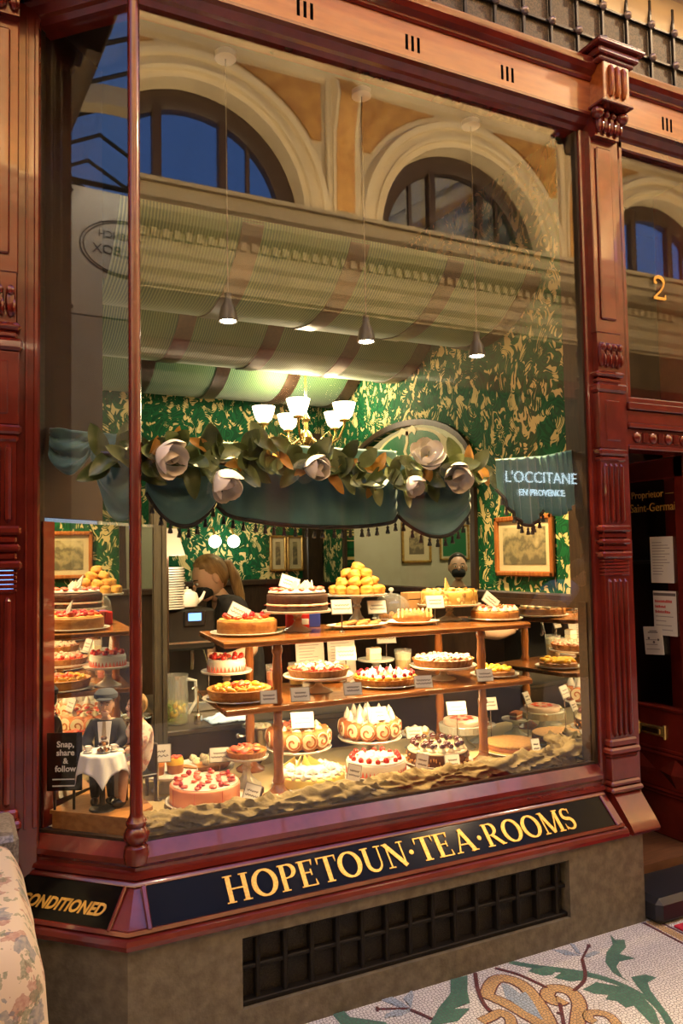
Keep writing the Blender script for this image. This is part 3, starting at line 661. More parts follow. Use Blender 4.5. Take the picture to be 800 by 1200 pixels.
# hanging sign along the arcade, read mirrored in the side pane
hs = thing('hanging_sign', 'pale hanging shop sign with dark oval lettering seen mirrored in side pane', 'sign', (-2.48, -.62, 3.5))
M_signface = mat('pale_sign_face', (0.84, 0.80, 0.70), rough=0.5)
mb = MB(); mb.box(-.015, .015, -.40, .40, -.42, .42, .004); mb.build('board', M_signface, hs)
Mside = Matrix(((0, 0, 1, .017), (1, 0, 0, 0), (0, 1, 0, 0), (0, 0, 0, 1)))
M_signink = mat('sign_ink', (0.05, 0.045, 0.04), rough=0.6)
for txt, sz, dz in (('THE FRENCH', .066, .11), ('JEWEL BOX', .090, .0)):
    letters(hs, 'letter', txt, sz, M_signink, Mside @ Matrix.Translation((0, dz, 0)), align='CENTER')
for r0 in (1.0, .93):
    mb = MB(); mb.ribbon([(.31*r0*math.cos(t*math.pi/20), .05+.19*r0*math.sin(t*math.pi/20)) for t in range(41)], .006, .002); o = mb.build('oval_line', M_signink, hs); o.matrix_local = Mside
l = spot('sign_fill', (.55, 0, .75), (0, 0, 0), 60, 80, (1.0, .86, .66), .03); l.parent = hs  # spot added to brighten the sign face
MB().tube([(.0, 0, .46), (.30, 0, .74), (.52, 0, .78)], .008, 6).build('added_lamp_arm', M_iron, hs); MB().lathe([(.05, 0), (.045, .03), (.015, .07)], seg=14, M=TX(.55, 0, .765), cap=False).build('added_lamp_head', M_iron, hs)  # gooseneck arm and head made up to carry the added spot
for sx in (-.36, .36):
    for sz in (-.38, .38): o = MB().lathe([(.012, 0), (.012, .006)], seg=10).build('bolt', M_iron, hs); o.matrix_local = Mside @ Matrix.Translation((sx, sz, 0))
mb = MB(); mb.tube([(0, -.45, .46), (0, .68, .46)], .018, 8); mb.tube([(0, .68, .46), (0, .70, .20)], .012, 6); mb.build('bracket', M_iron, hs)
# arcade lanterns hanging from the roof: warm light on the shopfront, the left one added as unseen fill
def lantern(loc, power, label):
    t = thing('arcade_lantern', label, 'lamp', loc)
    MB().lathe([(.02, -.16), (.11, -.12), (.15, 0), (.13, .10), (.05, .15)], seg=16).build('globe', emit('lantern_globe', (1.0, 0.72, 0.38), 6.0), t)
    MB().lathe([(.06, .15), (.07, .18), (.02, .24), (.012, .30)], seg=12).build('cap', M_brass, t)
    MB().tube([(0, 0, .3), (0, 0, 8.7-loc[2])], .008, 6).build('chain', M_iron, t)
    l = point('lantern_light', (0, 0, -.30), power, (1.0, 0.70, 0.38), .12); l.parent = t
lantern((5.0, -2.1, 6.5), 500, 'round arcade lantern hanging nearest the entrance side')
lantern((-1.6, -2.3, 6.6), 180, 'round lantern added out of view left of the corner window')
# ------------------------------------------------------------------ shopfront
CA = 0.7565                                             # cant of the corner pane
TL = Vector((-math.cos(CA), math.sin(CA), 0)); NL = Vector((-math.sin(CA), -math.cos(CA), 0)); WL = 0.385
A_ = TL*WL
XR = 1.972
def sweep_bay(prof, xr=XR, wl=WL, closed=True):
    """profile of (out, z) carried round the bay: canted left run, mitred corner, front run"""
    mb = MB(); n = len(prof); v = []
    for o, z in prof: p = TL*wl + NL*o; v.append((p.x, p.y, z))
    for o, z in prof: v.append((-o*math.tan(CA/2), -o, z))
    for o, z in prof: v.append((xr, -o, z))
    f = []
    for s in (0, 1):
        for i in range(n if closed else n-1):
            j = (i+1) % n; f.append((s*n+i, s*n+j, (s+1)*n+j, (s+1)*n+i))
    if closed: f += [tuple(range(n)), tuple(range(2*n, 3*n))[::-1]]
    return mb.add(v, f)
sf_ = struct('window_1', 'large mahogany shop window with slim corner column', 'window')
sweep_bay([(-.05, .56), (-.05, .592), (.006, .592), (.040, .553), (.040, .535), (.030, .522), (.030, .512), (.046, .506), (.050, .492), (.040, .484), (-.05, .484)]).build('sill', M_red, sf_, ang=25)
# tilted sign board frame below the sill
sweep_bay([(-.05, .484), (.036, .484), (.148, .372), (.165, .362), (.172, .350), (.170, .336), (.160, .330), (-.05, .330)]).build('sign_frame', M_red, sf_, ang=25)
sweep_bay([(.040, .487), (.050, .484), (.056, .474), (.046, .470)], xr=1.962).build('sign_moulding', M_red, sf_, ang=60)
sweep_bay([(.142, .383), (.154, .384), (.160, .374), (.150, .366)], xr=1.962).build('sign_moulding', M_red, sf_, ang=60)
# sign boards: black glass with gilt letters
def board_M(front=True):
    if front: return frame_mat((0, -.104, .4245), (1, 0, 0), (0, .1, .1))
    p = NL*.104; return frame_mat((p.x, p.y, .4245), -TL, -NL*1.0+Vector((0, 0, 1.0)))
fs = thing('shop_sign', 'long black glass sign with gilt serif capitals under the front window', 'sign')
Mf = board_M(); mb = MB(); mb.box(.004, 1.925, -.066, .066, -.003, .002); o = mb.build('panel', M_black, fs, smooth=False); o.matrix_local = Mf
for t_, x0, x1 in (('HOPETOUN', .257, .945), ('TEA', .985, 1.243), ('ROOMS', 1.288, 1.735)): word(t_, fs, Mf @ Matrix.Translation((0, .002, .002)), x0, x1, .088, M_gold)
for x in (.965, 1.266):
    o = MB().lathe([(.009, 0), (.009, .003)], seg=10).build('dot', M_gold, fs); o.matrix_local = Mf @ Matrix.Translation((x, 0, .002))
ls = thing('side_sign', 'small black glass sign with slanting gilt letters under the angled side pane', 'sign')
Ml = board_M(False); mb = MB(); mb.box(-.38, -.010, -.066, .066, -.003, .002); o = mb.build('panel', M_black, ls, smooth=False); o.matrix_local = Ml
letters(ls, 'letter', 'AIR CONDITIONED', .053, M_gold, Ml @ Matrix.Translation((-.050, -.026, .003)) @ Matrix.Diagonal((.84, 1.0, 1, 1)), shear=.35, bold=.0018, align='RIGHT')
for (u0, v0, u1, v1) in ((.006, -.068, .006, .068), (1.93, -.068, 1.93, .068)):
    o = MB().box(u0-.008, u0+.008, v0, v1, -.002, .010, .003).build('sign_bead', M_red, sf_); o.matrix_local = Mf
o = MB().box(-.012, -.0, -.068, .068, -.002, .010, .003).build('sign_bead', M_red, sf_); o.matrix_local = Ml
# glass panes (slabs), dark glazing beads
mb = MB(); mb.box(0.012, XR-.005, -.0015, .0015, .594, 3.40); mb.build('pane', M_pane, sf_, smooth=False)
wn2 = struct('window_2', 'narrow angled side pane left of the corner column', 'window')
ML = frame_mat((0, 0, 0), -TL, (0, 0, 1))
o = MB().box(-WL+.004, -.012, .594, 3.40, -.0015, .0015).build('pane', M_pane, wn2, smooth=False); o.matrix_local = ML
sweep_bay([(.006, .593), (.006, .602), (-.014, .602), (-.014, .593)]).build('glazing_bead', M_dkwood, sf_)
for xb0, xb1 in ((XR-.012, XR+.002),): MB().box(xb0, xb1, -.012, .105, .594, 3.40).build('glazing_bead', M_dkwood, sf_, smooth=False)
o = MB().box(-WL, -WL+.012, .594, 3.40, -.02, .02).build('glazing_bead', M_dkwood, wn2, smooth=False); o.matrix_local = ML
# corner column with turned base
MB().lathe([(.030, .53), (.040, .535), (.043, .56), (.038, .585), (.030, .592), (.036, .600), (.041, .612), (.041, .625), (.034, .640), (.029, .646), (.034, .655), (.034, .664), (.024, .678), (.0205, .69), (.0205, 3.42)], (-.004, -.010, 0), 20).build('corner_column', M_red, sf_)
# header: soffit, fascia with slots, cornice
sweep_bay([(-.06, 3.395), (.012, 3.395), (.025, 3.41), (.040, 3.415), (.060, 3.435), (.080, 3.440), (.080, 3.452), (-.06, 3.452)], xr=3.0).build('header_soffit', M_red, sf_, ang=25)
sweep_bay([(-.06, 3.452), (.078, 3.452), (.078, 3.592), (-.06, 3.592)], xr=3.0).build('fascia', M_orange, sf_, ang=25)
sweep_bay([(-.06, 3.592), (.084, 3.592), (.090, 3.602), (.090, 3.612), (.112, 3.622), (.125, 3.640), (.128, 3.660), (.128, 3.668), (-.06, 3.674)], xr=3.0).build('cornice', M_red, sf_, ang=25)
for xc in (.14, .607, 1.07, 1.535, 2.475, 2.80):
    for d in (-.027, 0, .027): MB().box(xc+d-.008, xc+d+.008, -.0795, -.070, 3.476, 3.542, .003).build('slot', M_slot, sf_, smooth=False)
# stone stall riser with vent opening
sr = struct('wall_stall_riser', 'brown stone plinth under the shop window', 'plinth')
mb = MB()
def stone_run(x0, x1, z0, z1, o=.155): mb.box(x0, x1, -o, .0, z0, z1)
p1 = (-.155*math.tan(CA/2), -.155)
stone_run(p1[0]+.0, .30, FZ, .33); stone_run(1.660, 2.062, FZ, .33); stone_run(.30, 1.66, .29, .33); stone_run(.30, 1.66, FZ, .068)
q0 = TL*(WL+.05)+NL*.155; q1 = Vector((p1[0], p1[1], 0)); q2 = TL*(WL+.05); q3 = Vector((0, 0, 0))
mb.add([(q0.x, q0.y, FZ), (q1.x, q1.y, FZ), (q3.x, q3.y, FZ), (q2.x, q2.y, FZ), (q0.x, q0.y, .33), (q1.x, q1.y, .33), (q3.x, q3.y, .33), (q2.x, q2.y, .33)], [(0,1,5,4), (1,2,6,5), (2,3,7,6), (3,0,4,7), (4,5,6,7)])
mb.build('stone', M_stone, sr, smooth=False)
mb = MB(); mb.add([(.28, -.162, FZ), (2.066, -.162, FZ), (2.066, -.157, FZ+.03), (.28, -.157, FZ+.03)], [(0,1,2,3)])
vg = thing('vent_grille', 'black iron ventilation grille set in the stone plinth', 'grille')
M_vent = mat('black_vent_iron', (0.010, 0.008, 0.006), rough=0.6, spec=0.2)
M_mesh = mat('perforated_mesh', (0.010, 0.008, 0.006), (0.026, 0.021, 0.012), 160, 0.6, detail=1, bump=0.5, bscale=260)
MB().box(.30, 1.66, -.105, -.095, .068, .29).build('mesh_panel', M_mesh, vg, smooth=False)
me_vb = MB().box(-.008, .008, -.135, -.105, .068, .29, .003).mesh('bar', M_vent)
for k in range(14): inst('bar', me_vb, vg, (.36+k*.0965, 0, 0))
MB().box(.30, 1.66, -.131, -.105, .176, .190, .003).build('rail', M_vent, vg)
MB().box(.30, 1.66, -.140, -.105, .068, .085, .003).build('rail', M_vent, vg); MB().box(.30, 1.66, -.140, -.105, .276, .29, .003).build('rail', M_vent, vg)
# iron grille over the cornice
ug = thing('iron_grille', 'riveted dark iron lattice over the shop cornice', 'grille')
M_mesh2 = mat('upper_perforated_mesh', (0.10, 0.068, 0.042), (0.040, 0.028, 0.018), 150, 0.6, detail=1, lo=.45, hi=.55)
MB().box(-.3, 3.0, -.004, .004, 3.67, 4.15).build('mesh_panel', M_mesh2, ug, smooth=False)
me_gb = MB().box(-.007, .007, -.026, -.010, 3.675, 4.15, .002).mesh('bar', M_iron)
me_rv = MB().lathe([(.020, 0), (.018, .010), (.010, .018), (.0, .020)], seg=10).mesh('rivet', M_rivet)
MB().box(-.3, 3.0, -.08, .0, 3.672, 3.690, .003).build('rail', M_iron, ug)
for z in (3.70, 3.862, 4.024): MB().box(-.3, 3.0, -.020, -.006, z-.007, z+.007, .002).build('rail', M_iron, ug)
for k in range(21):
    x = -.178+k*.155
    inst('bar', me_gb, ug, (x, 0, 0))
    for z in (3.70, 3.862, 4.024): inst('rivet', me_rv, ug, (x, -.026, z), (R(90), 0, 0))

# pilasters --------------------------------------------------------
def flutes(mb, x0, x1, y, z0, z1, n=4):
    for i in range(n):
        x = x0+(x1-x0)*(i+.5)/n; r = (x1-x0)/n*.36
        mb.tube([(x, y, z0), (x, y-.004, z0+.012), (x, y-.004, z1-.012), (x, y, z1)], [r*.4, r, r, r*.4], 8)
def carved(mb, x0, x1, y, z0, z1, seed):
    rnd = random.Random(seed); n = 4
    for i in range(n):
        x = x0+(x1-x0)*(i+.5)/n; w = (x1-x0)/n
        mb.ell((x, y-.004, (z0+z1)/2), (w*.45, .016, (z1-z0)*.5), 8, 6)
        mb.ell((x, y-.016, z0+(z1-z0)*.78), (w*.40, .014, (z1-z0)*.16), 8, 6)
        mb.ell((x+w*.3, y-.012, z0+(z1-z0)*.3), (w*.2, .012, (z1-z0)*.25), 6, 5)
def pilaster(name, label, x0, x1, yb, yf, zoff=0):
    t = struct(name, label, 'pilaster')
    mb = MB()
    mb.box(x0, x1, yf, yb, 2.47, 3.36, .004); mb.box(x0+.028, x1-.028, yf-.010, yf, 2.53, 3.31, .006)
    mb.build('upper_shaft', M_red, t)
    mb = MB(); mb.box(x0+.006, x1-.006, yf+.004, yb, 2.30, 2.47); carved(mb, x0+.006, x1-.006, yf+.004, 2.315, 2.43, 1)
    mb.build('carved_band', M_red, t)
    mb = MB()
    for z0, z1, e in ((2.275, 2.30, .010), (2.245, 2.275, .0), (2.205, 2.245, .016)): mb.box(x0-e, x1+e, yf-e, yb, z0, z1, min(.010, (z1-z0)*.4))
    mb.build('torus', M_red, t)
    mb = MB(); mb.box(x0-.004, x1+.004, yf-.004, yb, 1.955, 2.205, .004); mb.box(x0+.03, x1-.03, yf-.010, yf, 1.99, 2.17, .005); mb.build('panel_block', M_red, t)
    mb = MB()
    for z0, z1, e in ((1.925, 1.955, .012), (1.90, 1.925, .004)): mb.box(x0-e, x1+e, yf-e, yb, z0, z1, .008)
    mb.build('torus', M_red, t)
    mb = MB(); mb.box(x0+.004, x1-.004, yf+.006, yb, 1.62, 1.90); flutes(mb, x0+.012, x1-.012, yf+.006, 1.63, 1.89); mb.build('fluted_shaft', M_red, t)
    mb = MB()
    for z0, z1, e in ((1.590, 1.62, .012), (1.56, 1.59, .000), (1.535, 1.56, .010), (1.505, 1.535, .0), (1.475, 1.505, .014)): mb.box(x0-e, x1+e, yf-e, yb, z0, z1, .008)
    for i in range(5): mb.box(x0, x1, yf-.002, yb, 1.40+i*.015, 1.412+i*.015, .003)
    mb.build('torus', M_red, t)
    mb = MB(); mb.box(x0+.004, x1-.004, yf+.006, yb, .70, 1.40); flutes(mb, x0+.012, x1-.012, yf+.006, .71, 1.385); mb.build('fluted_shaft', M_red, t)
    mb = MB()
    for z0, z1, e in ((.665, .70, .006), (.635, .665, .016), (.62, .635, .008)): mb.box(x0-e, x1+e, yf-e, yb, z0, z1, .008)
    mb.box(x0-.002, x1+.002, yf-.004, yb, .525, .62, .004)
    for z0, z1, e in ((.50, .525, .012), (.475, .50, .020)): mb.box(x0-e, x1+e, yf-e, yb, z0, z1, .008)
    mb.build('base', M_red, t)
    mb = MB()   # console foot splaying out to the board
    pr = [(yf, .475), (yf-.012, .47), (yf-.10, .365), (yf-.112, .345), (yf-.105, .332), (yf, .328), (yb, .328), (yb, .475)]
    n = len(pr); mb.add([(x0-.004, y, z) for y, z in pr]+[(x1+.004, y, z) for y, z in pr], [tuple(range(n)), tuple(range(n, 2*n))[::-1]]+[(i, (i+1) % n, n+(i+1) % n, n+i) for i in range(n)])
    mb.build('foot', M_red, t)
    yf -= .030; mb = MB(); mb.box(x0+.002, x1-.002, yf, yb, 3.345, 3.47); carved(mb, x0, x1, yf-.004, 3.355, 3.46, 3); mb.ell((x0, yf-.02, 3.435), (.03, .03, .028), 10, 8); mb.ell((x1, yf-.02, 3.435), (.03, .03, .028), 10, 8); yf -= .045
    mb.box(x0-.02, x1+.02, yf-.03, yb, 3.46, 3.475, .004); mb.build('capital', M_red, t)
    mb = MB(); mb.box(x0-.005, x1+.005, yf-.022, yb, 3.475, 3.645, .004)
    for i in range(3): mb.tube([(x0+.035+i*.037, yf-.022, 3.495), (x0+.035+i*.037, yf-.030, 3.51), (x0+.035+i*.037, yf-.030, 3.61), (x0+.035+i*.037, yf-.022, 3.625)], .011, 8)
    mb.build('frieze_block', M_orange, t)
    mb = MB()
    for z0, z1, e in ((3.645, 3.665, .03), (3.665, 3.695, .045), (3.695, 3.715, .065), (3.715, 3.73, .055)): mb.box(x0-e, x1+e, yf-e, yb, z0, z1, .006)
    mb.build('cap_moulding', M_red, t)
    return t
pr_ = pilaster('trim_2', 'mahogany pilaster between the window and the entrance', 2.0, 2.145, .02, -.062)
MB().box(XR, 2.205, -.030, .10, .33, 3.40, .006).build('flat_post', M_red, pr_)
pl_ = pilaster('trim_1', 'mahogany pilaster at the left edge beside the angled pane', -.51, -.352, .30, .175)
MB().box(-.36, -.278, .215, .34, .33, 3.45, .008).build('flat_post', M_red, pl_)
mb = MB(); mb.box(-.30, -.284, .208, .215, .62, 3.40, .003); mb.box(-.328, -.320, .205, .215, .62, 3.40, .002); mb.build('bead', M_red, pl_)
gp = struct('wall_granite_plinth', 'speckled grey granite block at the foot of the left pilaster', 'plinth')
MB().box(-.60, -.362, -.10, .16, FZ, .705, .015).build('block', M_granite, gp)

# fanlight, transom, entry ------------------------------------------
wn3 = struct('window_3', 'fanlight over the entrance with a gilt number', 'window')
MB().box(2.21, 2.95, -.004, .004, 2.20, 3.385).build('pane', M_pane, wn3, smooth=False)
mb = MB(); mb.box(2.205, 2.232, -.03, .03, 2.19, 3.40, .006); mb.box(2.205, 2.95, -.03, .03, 3.36, 3.40, .006); mb.box(2.205, 2.95, -.032, .03, 2.175, 2.205, .006); mb.build('frame', M_red, wn3)
MB().box(2.2, 2.95, .55, .56, 1.98, 3.45).build('dark_lining', M_board, wn3, smooth=False)
num = thing('door_number', 'gilt numeral on the fanlight glass above the entrance', 'number', (2.415, -.006, 2.69))
mb, adv = letter_mb('2'); o = mb.build('numeral', M_gold, num, smooth=False); o.matrix_local = Matrix(((.155, 0, 0, 0), (0, 0, -.3, 0), (0, .115, 0, 0), (0, 0, 0, 1)))
tr = struct('trim_3', 'carved mahogany transom rail over the entrance', 'trim')
mb = MB()
for z0, z1, y0 in ((2.145, 2.178, -.045), (2.085, 2.145, -.030), (2.062, 2.085, -.042), (1.985, 2.062, -.022), (1.965, 1.985, -.035)): mb.box(2.20, 2.95, y0, .08, z0, z1, .004)
mb.build('rail', M_red, tr)
me_bs = MB().lathe([(.026, 0), (.024, .008), (.013, .016), (0, .018)], seg=12).mesh('boss', M_red); me_rd = MB().box(-.005, .005, 0, .012, -.024, .024, .003).mesh('reed', M_red)
for k in range(7):
    x = 2.262+k*.1; inst('boss', me_bs, tr, (x, -.022, 2.022), (R(90), 0, 0))
    for d in (.04, .052, .064): inst('reed', me_rd, tr, (x+d-.002, -.032, 2.022))
dr = struct('door_1', 'open entrance door with glass, notices and diamond panel', 'door')
XD = 2.63
mb = MB(); mb.box(XD, XD+.045, .04, .72, 1.86, 1.965, .006); mb.box(XD, XD+.045, .04, .10, .10, 1.965, .006); mb.box(XD, XD+.045, .66, .72, .10, 1.965, .006); mb.build('stile', M_red, dr)
MB().box(XD+.018, XD+.026, .09, .67, .72, 1.87).build('pane', M_pane, dr, smooth=False)
mb = MB(); mb.box(XD, XD+.045, .04, .72, .10, .735, .006); mb.build('lower_panel', M_red, dr)
mb = MB()
for z, e in ((.725, .012), (.525, .012), (.505, .018), (.330, .018), (.310, .012)): mb.box(XD-e, XD, .04, .72, z-.008, z+.008, .003)
mb.build('moulding', M_red, dr)
me_di = MB().add([(0, -.10, 0), (0, 0, .072), (0, .10, 0), (0, 0, -.072), (-.035, 0, 0)], [(0,1,4), (1,2,4), (2,3,4), (3,0,4)]).mesh('diamond', M_red, smooth=False)
for y in (.15, .37, .59): inst('diamond', me_di, dr, (XD, y, .418))
lb = MB(); lb.box(XD-.010, XD, .195, .365, .585, .635, .003); o = lb.build('letter_plate', M_brass, dr); MB().box(XD-.016, XD-.009, .225, .335, .597, .622, .003).build('flap', mat('brass_dark', (.42, .27, .08), rough=.3, metal=1.0), o)
for y in (.20, .36):
    MB().box(XD-.014, XD, y-.008, y+.008, .575, .645, .003).build('end_scroll', M_brass, o)
for txt, sz, y, z in (('Proprietor \u2014', .054, .375, 1.775), ('Saint-Germain', .062, .385, 1.705)):
    o = inst('gilt_lettering', font_mesh('gilt_lettering', txt, sz, M_gold), dr); o.matrix_local = Matrix(((0, 0, -1, XD+.016), (-.86, 0, 0, y), (0, 1, 0, z), (0, 0, 0, 1)))
def notice(name, label, y0, y1, z0, z1, xo, lines, head=None):
    t = thing(name, label, 'notice', (XD+xo, (y0+y1)/2, (z0+z1)/2)); hy, hz = (y1-y0)/2, (z1-z0)/2
    MB().box(-.001, .001, -hy, hy, -hz, hz).build('paper', M_card, t, smooth=False)
    rnd = random.Random(len(label)); mb = MB()
    for i in range(lines):
        z = hz*(.75-1.5*i/lines) if not head else hz*(.05-1.0*i/lines); w = hy*rnd.uniform(.4, .8)
        mb.box(-.0018, -.001, hy*.82-2*w*.98, hy*.82, z-.002, z+.002)
    mb.build('printed_lines', mat('grey_print', (.32, .30, .30), rough=.6), t, smooth=False)
    return t
notice('menu_page', 'plain typed page on the door glass, upper sheet beside the pilaster', .125, .262, 1.345, 1.575, .012, 12)
n2 = notice('menu_page', 'typed page at the photo edge, upper right sheet on the door glass', .0, .095, 1.345, 1.575, .012, 12)
t = notice('notice', 'door notice with black band and three red lines of text', .118, .255, 1.085, 1.305, .012, 5, True)
MB().box(-.0018, -.001, -.066, .066, .086, .100).build('black_band', M_ink, t, smooth=False)
M_redink = mat('red_print', (.55, .05, .05), rough=.6)
for i, w_ in enumerate((.098, .058, .090)):          # three short red lines, too soft in the photo to read
    mb = MB(); rnd = random.Random(i); y = .058
    while y > .058-w_: d = rnd.uniform(.004, .008); mb.box(-.0018, -.001, y-d, y, .052-i*.026, .052-i*.026+rnd.uniform(.009, .014)); y -= d+.002
    mb.build('red_text', M_redink, t, smooth=False)
t = notice('notice', 'small crooked white notice with black marks on the door glass', .20, .315, .985, 1.125, .006, 3, True); t.rotation_euler = (R(-4), 0, 0)
for y, z in ((.028, .012), (-.002, -.008), (-.030, .004)): MB().ell((-.0015, y, z), (.001, .007, .006), 8, 6).build('mark', M_ink, t)
mb = MB(); mb.box(-.002, -.001, -.03, .03, .038, .043); mb.box(-.002, -.001, -.025, .02, .046, .050); mb.build('heading', M_ink, t, smooth=False)
# entry floor, step, dark vestibule
en = struct('floor_entry', 'timber entry floor behind the black step', 'floor')
MB().box(2.07, 3.55, .02, .80, FZ, .10).build('boards', M_floor_in, en, smooth=False)
st_ = struct('trim_4', 'black rubber edged entrance step', 'step')
MB().box(2.066, 2.95, -.225, .02, FZ, .075, .022).build('tread', M_rubber, st_)
vs = struct('wall_vestibule', 'dark lining of the recessed entrance', 'wall')
MB().box(2.06, 3.6, .80, .82, FZ, 3.45).build('lining', M_board, vs, smooth=False); MB().box(3.58, 3.6, .40, .80, FZ, 3.45).build('lining', M_board, vs, smooth=False); MB().box(2.06, 3.6, .05, .82, 3.45, 3.47).build('lining', M_board, vs, smooth=False)
MB().box(2.06, 2.075, .02, .80, FZ, 3.45).build('lining', M_dkwood, vs, smooth=False)
b_ = thing('wine_bottle', 'dark wine bottle with pale label on shelf seen through door', 'bottle', (2.98, .74, 1.45))
MB().lathe([(.036, 0), (.038, .01), (.038, .17), (.014, .22), (.013, .28)], seg=16).build('glass', mat('bottle_glass', (.01, .012, .008), rough=.1), b_); MB().lathe([(.039, .04), (.039, .12)], seg=16, cap=False).build('paper_label', M_card, b_)
MB().box(2.7, 3.55, .68, .80, 1.43, 1.45).build('shelf', M_dkwood, vs, smooth=False)
# ------------------------------------------------------------------ tea room interior
XW, YB, ZC = 2.0, 2.85, 3.46
wr = struct('wall_side', 'green and cream damask wallpapered side wall of the tea room', 'wall')
def arch_wall(y0, y1, z0, z1, yc, hw, zs, zt, x0, x1):
    mb = MB(); n = 20; zt_ = lambda i: zs+(zt-zs)*math.sin(math.pi*i/n)
    for x in (x0, x1):
        mb.add([(x, y0, z0), (x, yc-hw, z0), (x, yc-hw, z1), (x, y0, z1)], [(0,1,2,3)]); mb.add([(x, yc+hw, z0), (x, y1, z0), (x, y1, z1), (x, yc+hw, z1)], [(0,1,2,3)])
        a = [(yc+hw*math.cos(math.pi*i/n), zt_(i)) for i in range(n+1)]
        for i in range(n): mb.add([(x, *a[i]), (x, *a[i+1]), (x, a[i+1][0], z1), (x, a[i][0], z1)], [(0,1,2,3)])
    ed = [(yc+hw, z0)]+a+[(yc-hw, z0)]
    for i in range(len(ed)-1): mb.add([(x0, *ed[i]), (x0, *ed[i+1]), (x1, *ed[i+1]), (x1, *ed[i])], [(0,1,2,3)])
    return mb
arch_wall(.10, YB, 1.30, ZC, 1.61, .76, 1.98, 2.32, XW, XW+.06).build('wallpaper', M_wp_right, wr, smooth=False)
MB().box(XW-.02, XW+.06, .10, YB, FZ, 1.28, .004).build('wainscot', M_dkwood, wr)
MB().box(XW-.035, XW, .10, YB, 1.27, 1.315, .008).build('dado_rail', M_dkwood, wr)
wb = struct('wall_back', 'green and cream damask wallpapered back wall of the tea room', 'wall')
MB().box(-.1, XW+.06, YB, YB+.06, 1.32, ZC).build('wallpaper', M_wp_back, wb, smooth=False)
MB().box(-.1, XW+.06, YB-.02, YB+.06, FZ, 1.32).build('wainscot', M_dkwood, wb, smooth=False)
MB().box(-.1, XW, YB-.045, YB-.02, 1.30, 1.345, .008).build('dado_rail', M_dkwood, wb)
MB().box(1.86, 1.995, YB-.10, YB-.0, FZ, 2.45, .008).build('door_post', M_dkwood, wb)
# left: partition that continues up from the mirror, then the room's left wall
D_ = Vector((-.02, .515, 0)); A2 = A_ + Vector((.004, .004, 0))
wp_ = struct('wall_partition', 'dark brown partition above the left mirror', 'wall')
def slab(p, q, z0, z1, th, name, m_, parent, b=0.0):
    p, q = Vector(p), Vector(q); L = (q-p).length; M = frame_mat((p.x, p.y, 0), (q-p), (0, 0, 1))
    o = MB().box(0, L, z0, z1, -th, 0, b).build(name, m_, parent, smooth=b > 0); o.matrix_local = M; return o
slab(A2, D_, 1.655, ZC, .02, 'panel', M_board, wp_)
slab((D_.x, D_.y+.01, 0), (D_.x, YB, 0), 1.25, ZC, .02, 'room_wall', M_plaster_in, wp_)
slab((D_.x, D_.y+.01, 0), (D_.x, YB, 0), FZ, 1.25, .02, 'room_wainscot', M_dkwood, wp_)
slab((-.30, .345, 0), (D_.x, D_.y+.02, 0), FZ, .60, .02, 'low_panel', M_board, wp_)
cl_ = struct('ceiling', 'dark ceiling of the tea room', 'ceiling')
MB().box(-.4, 2.06, .02, YB+.06, ZC, ZC+.05).build('plaster', M_board, cl_, smooth=False)
# green striped cloth billows pinned along the room, with brown battens showing through
BP = [(.0, 2.83), (.03, 2.785), (.09, 2.73), (.17, 2.67), (.27, 2.625), (.38, 2.604), (.44, 2.60), (.50, 2.604), (.61, 2.625), (.71, 2.67), (.79, 2.73), (.85, 2.785), (.87, 2.83)]
cd = thing('ceiling_drapery', 'swagged green striped cloth hung in billows across the tea room ceiling', 'drapery')
for r_ in range(3):
    y0 = .25+r_*.87
    for x0, x1, ed in ((.0, .52, 0), (.52, 1.0, 0), (1.0, 1.49, 0), (1.49, 1.94, 0)):
        n = len(BP); mb = MB(); v = []
        for x in (x0, x1): v += [(x, y0+a, z) for a, z in BP]
        for x in (x0, x1): v += [(x, y0+a, z+.010) for a, z in BP]
        f = []
        for i in range(n-1): f += [(i, i+1, n+i+1, n+i), (2*n+i, 3*n+i, 3*n+i+1, 2*n+i+1), (i, 2*n+i, 2*n+i+1, i+1), (n+i, n+i+1, 3*n+i+1, 3*n+i)]
        mb.add(v, f); mb.build('billow', M_fabric, cd, ang=60)
    for xb in (.52, 1.0, 1.49, 1.935):
        mb = MB(); v = [(x, y0+a, z-d) for d in (.006, -.004) for x in (xb-.045, xb+.045) for a, z in BP]; n = len(BP); f = []
        for i in range(n-1): f += [(i, i+1, n+i+1, n+i), (2*n+i, 3*n+i, 3*n+i+1, 2*n+i+1), (i, 2*n+i, 2*n+i+1, i+1), (n+i, n+i+1, 3*n+i+1, 3*n+i)]
        mb.add(v, f); mb.build('batten', M_dkwood, cd, ang=60)
# spot pendants over the display
def pendant(x, y, z, label, power, target):
    t = thing('pendant_spotlight', label, 'lamp', (x, y, z), group='display pendant lamps')
    MB().lathe([(.036, 0), (.038, .004), (.030, .05), (.016, .075), (.014, .11), (.0, .115)], seg=16, cap=False).build('shade', mat('pendant_dark', (.022, .017, .012), rough=.45), t)
    MB().lathe([(.030, .002), (.030, .012)], seg=16).build('bulb', emit('halogen', (1.0, .86, .62), 26.0), t)
    MB().tube([(0, 0, .115), (0, 0, ZC-z)], .0025, 6).build('cord', mat('cord', (.10, .08, .05), rough=.5), t)
    MB().lathe([(.042, ZC-z-.028), (.042, ZC-z-.006), (.03, ZC-z)], seg=16).build('ceiling_rose', M_china, t)
    l = spot('pendant_light', (0, 0, -.012), target, power, 105, (1.0, .68, .31), .03, .7); l.parent = t
    l.rotation_euler = (Vector(target)-Vector((x, y, z))).to_track_quat('-Z', 'Y').to_euler()
pendant(.393, .20, 2.40, 'leftmost of three small spot pendants hanging over the cakes', 165, (.48, .38, .6))
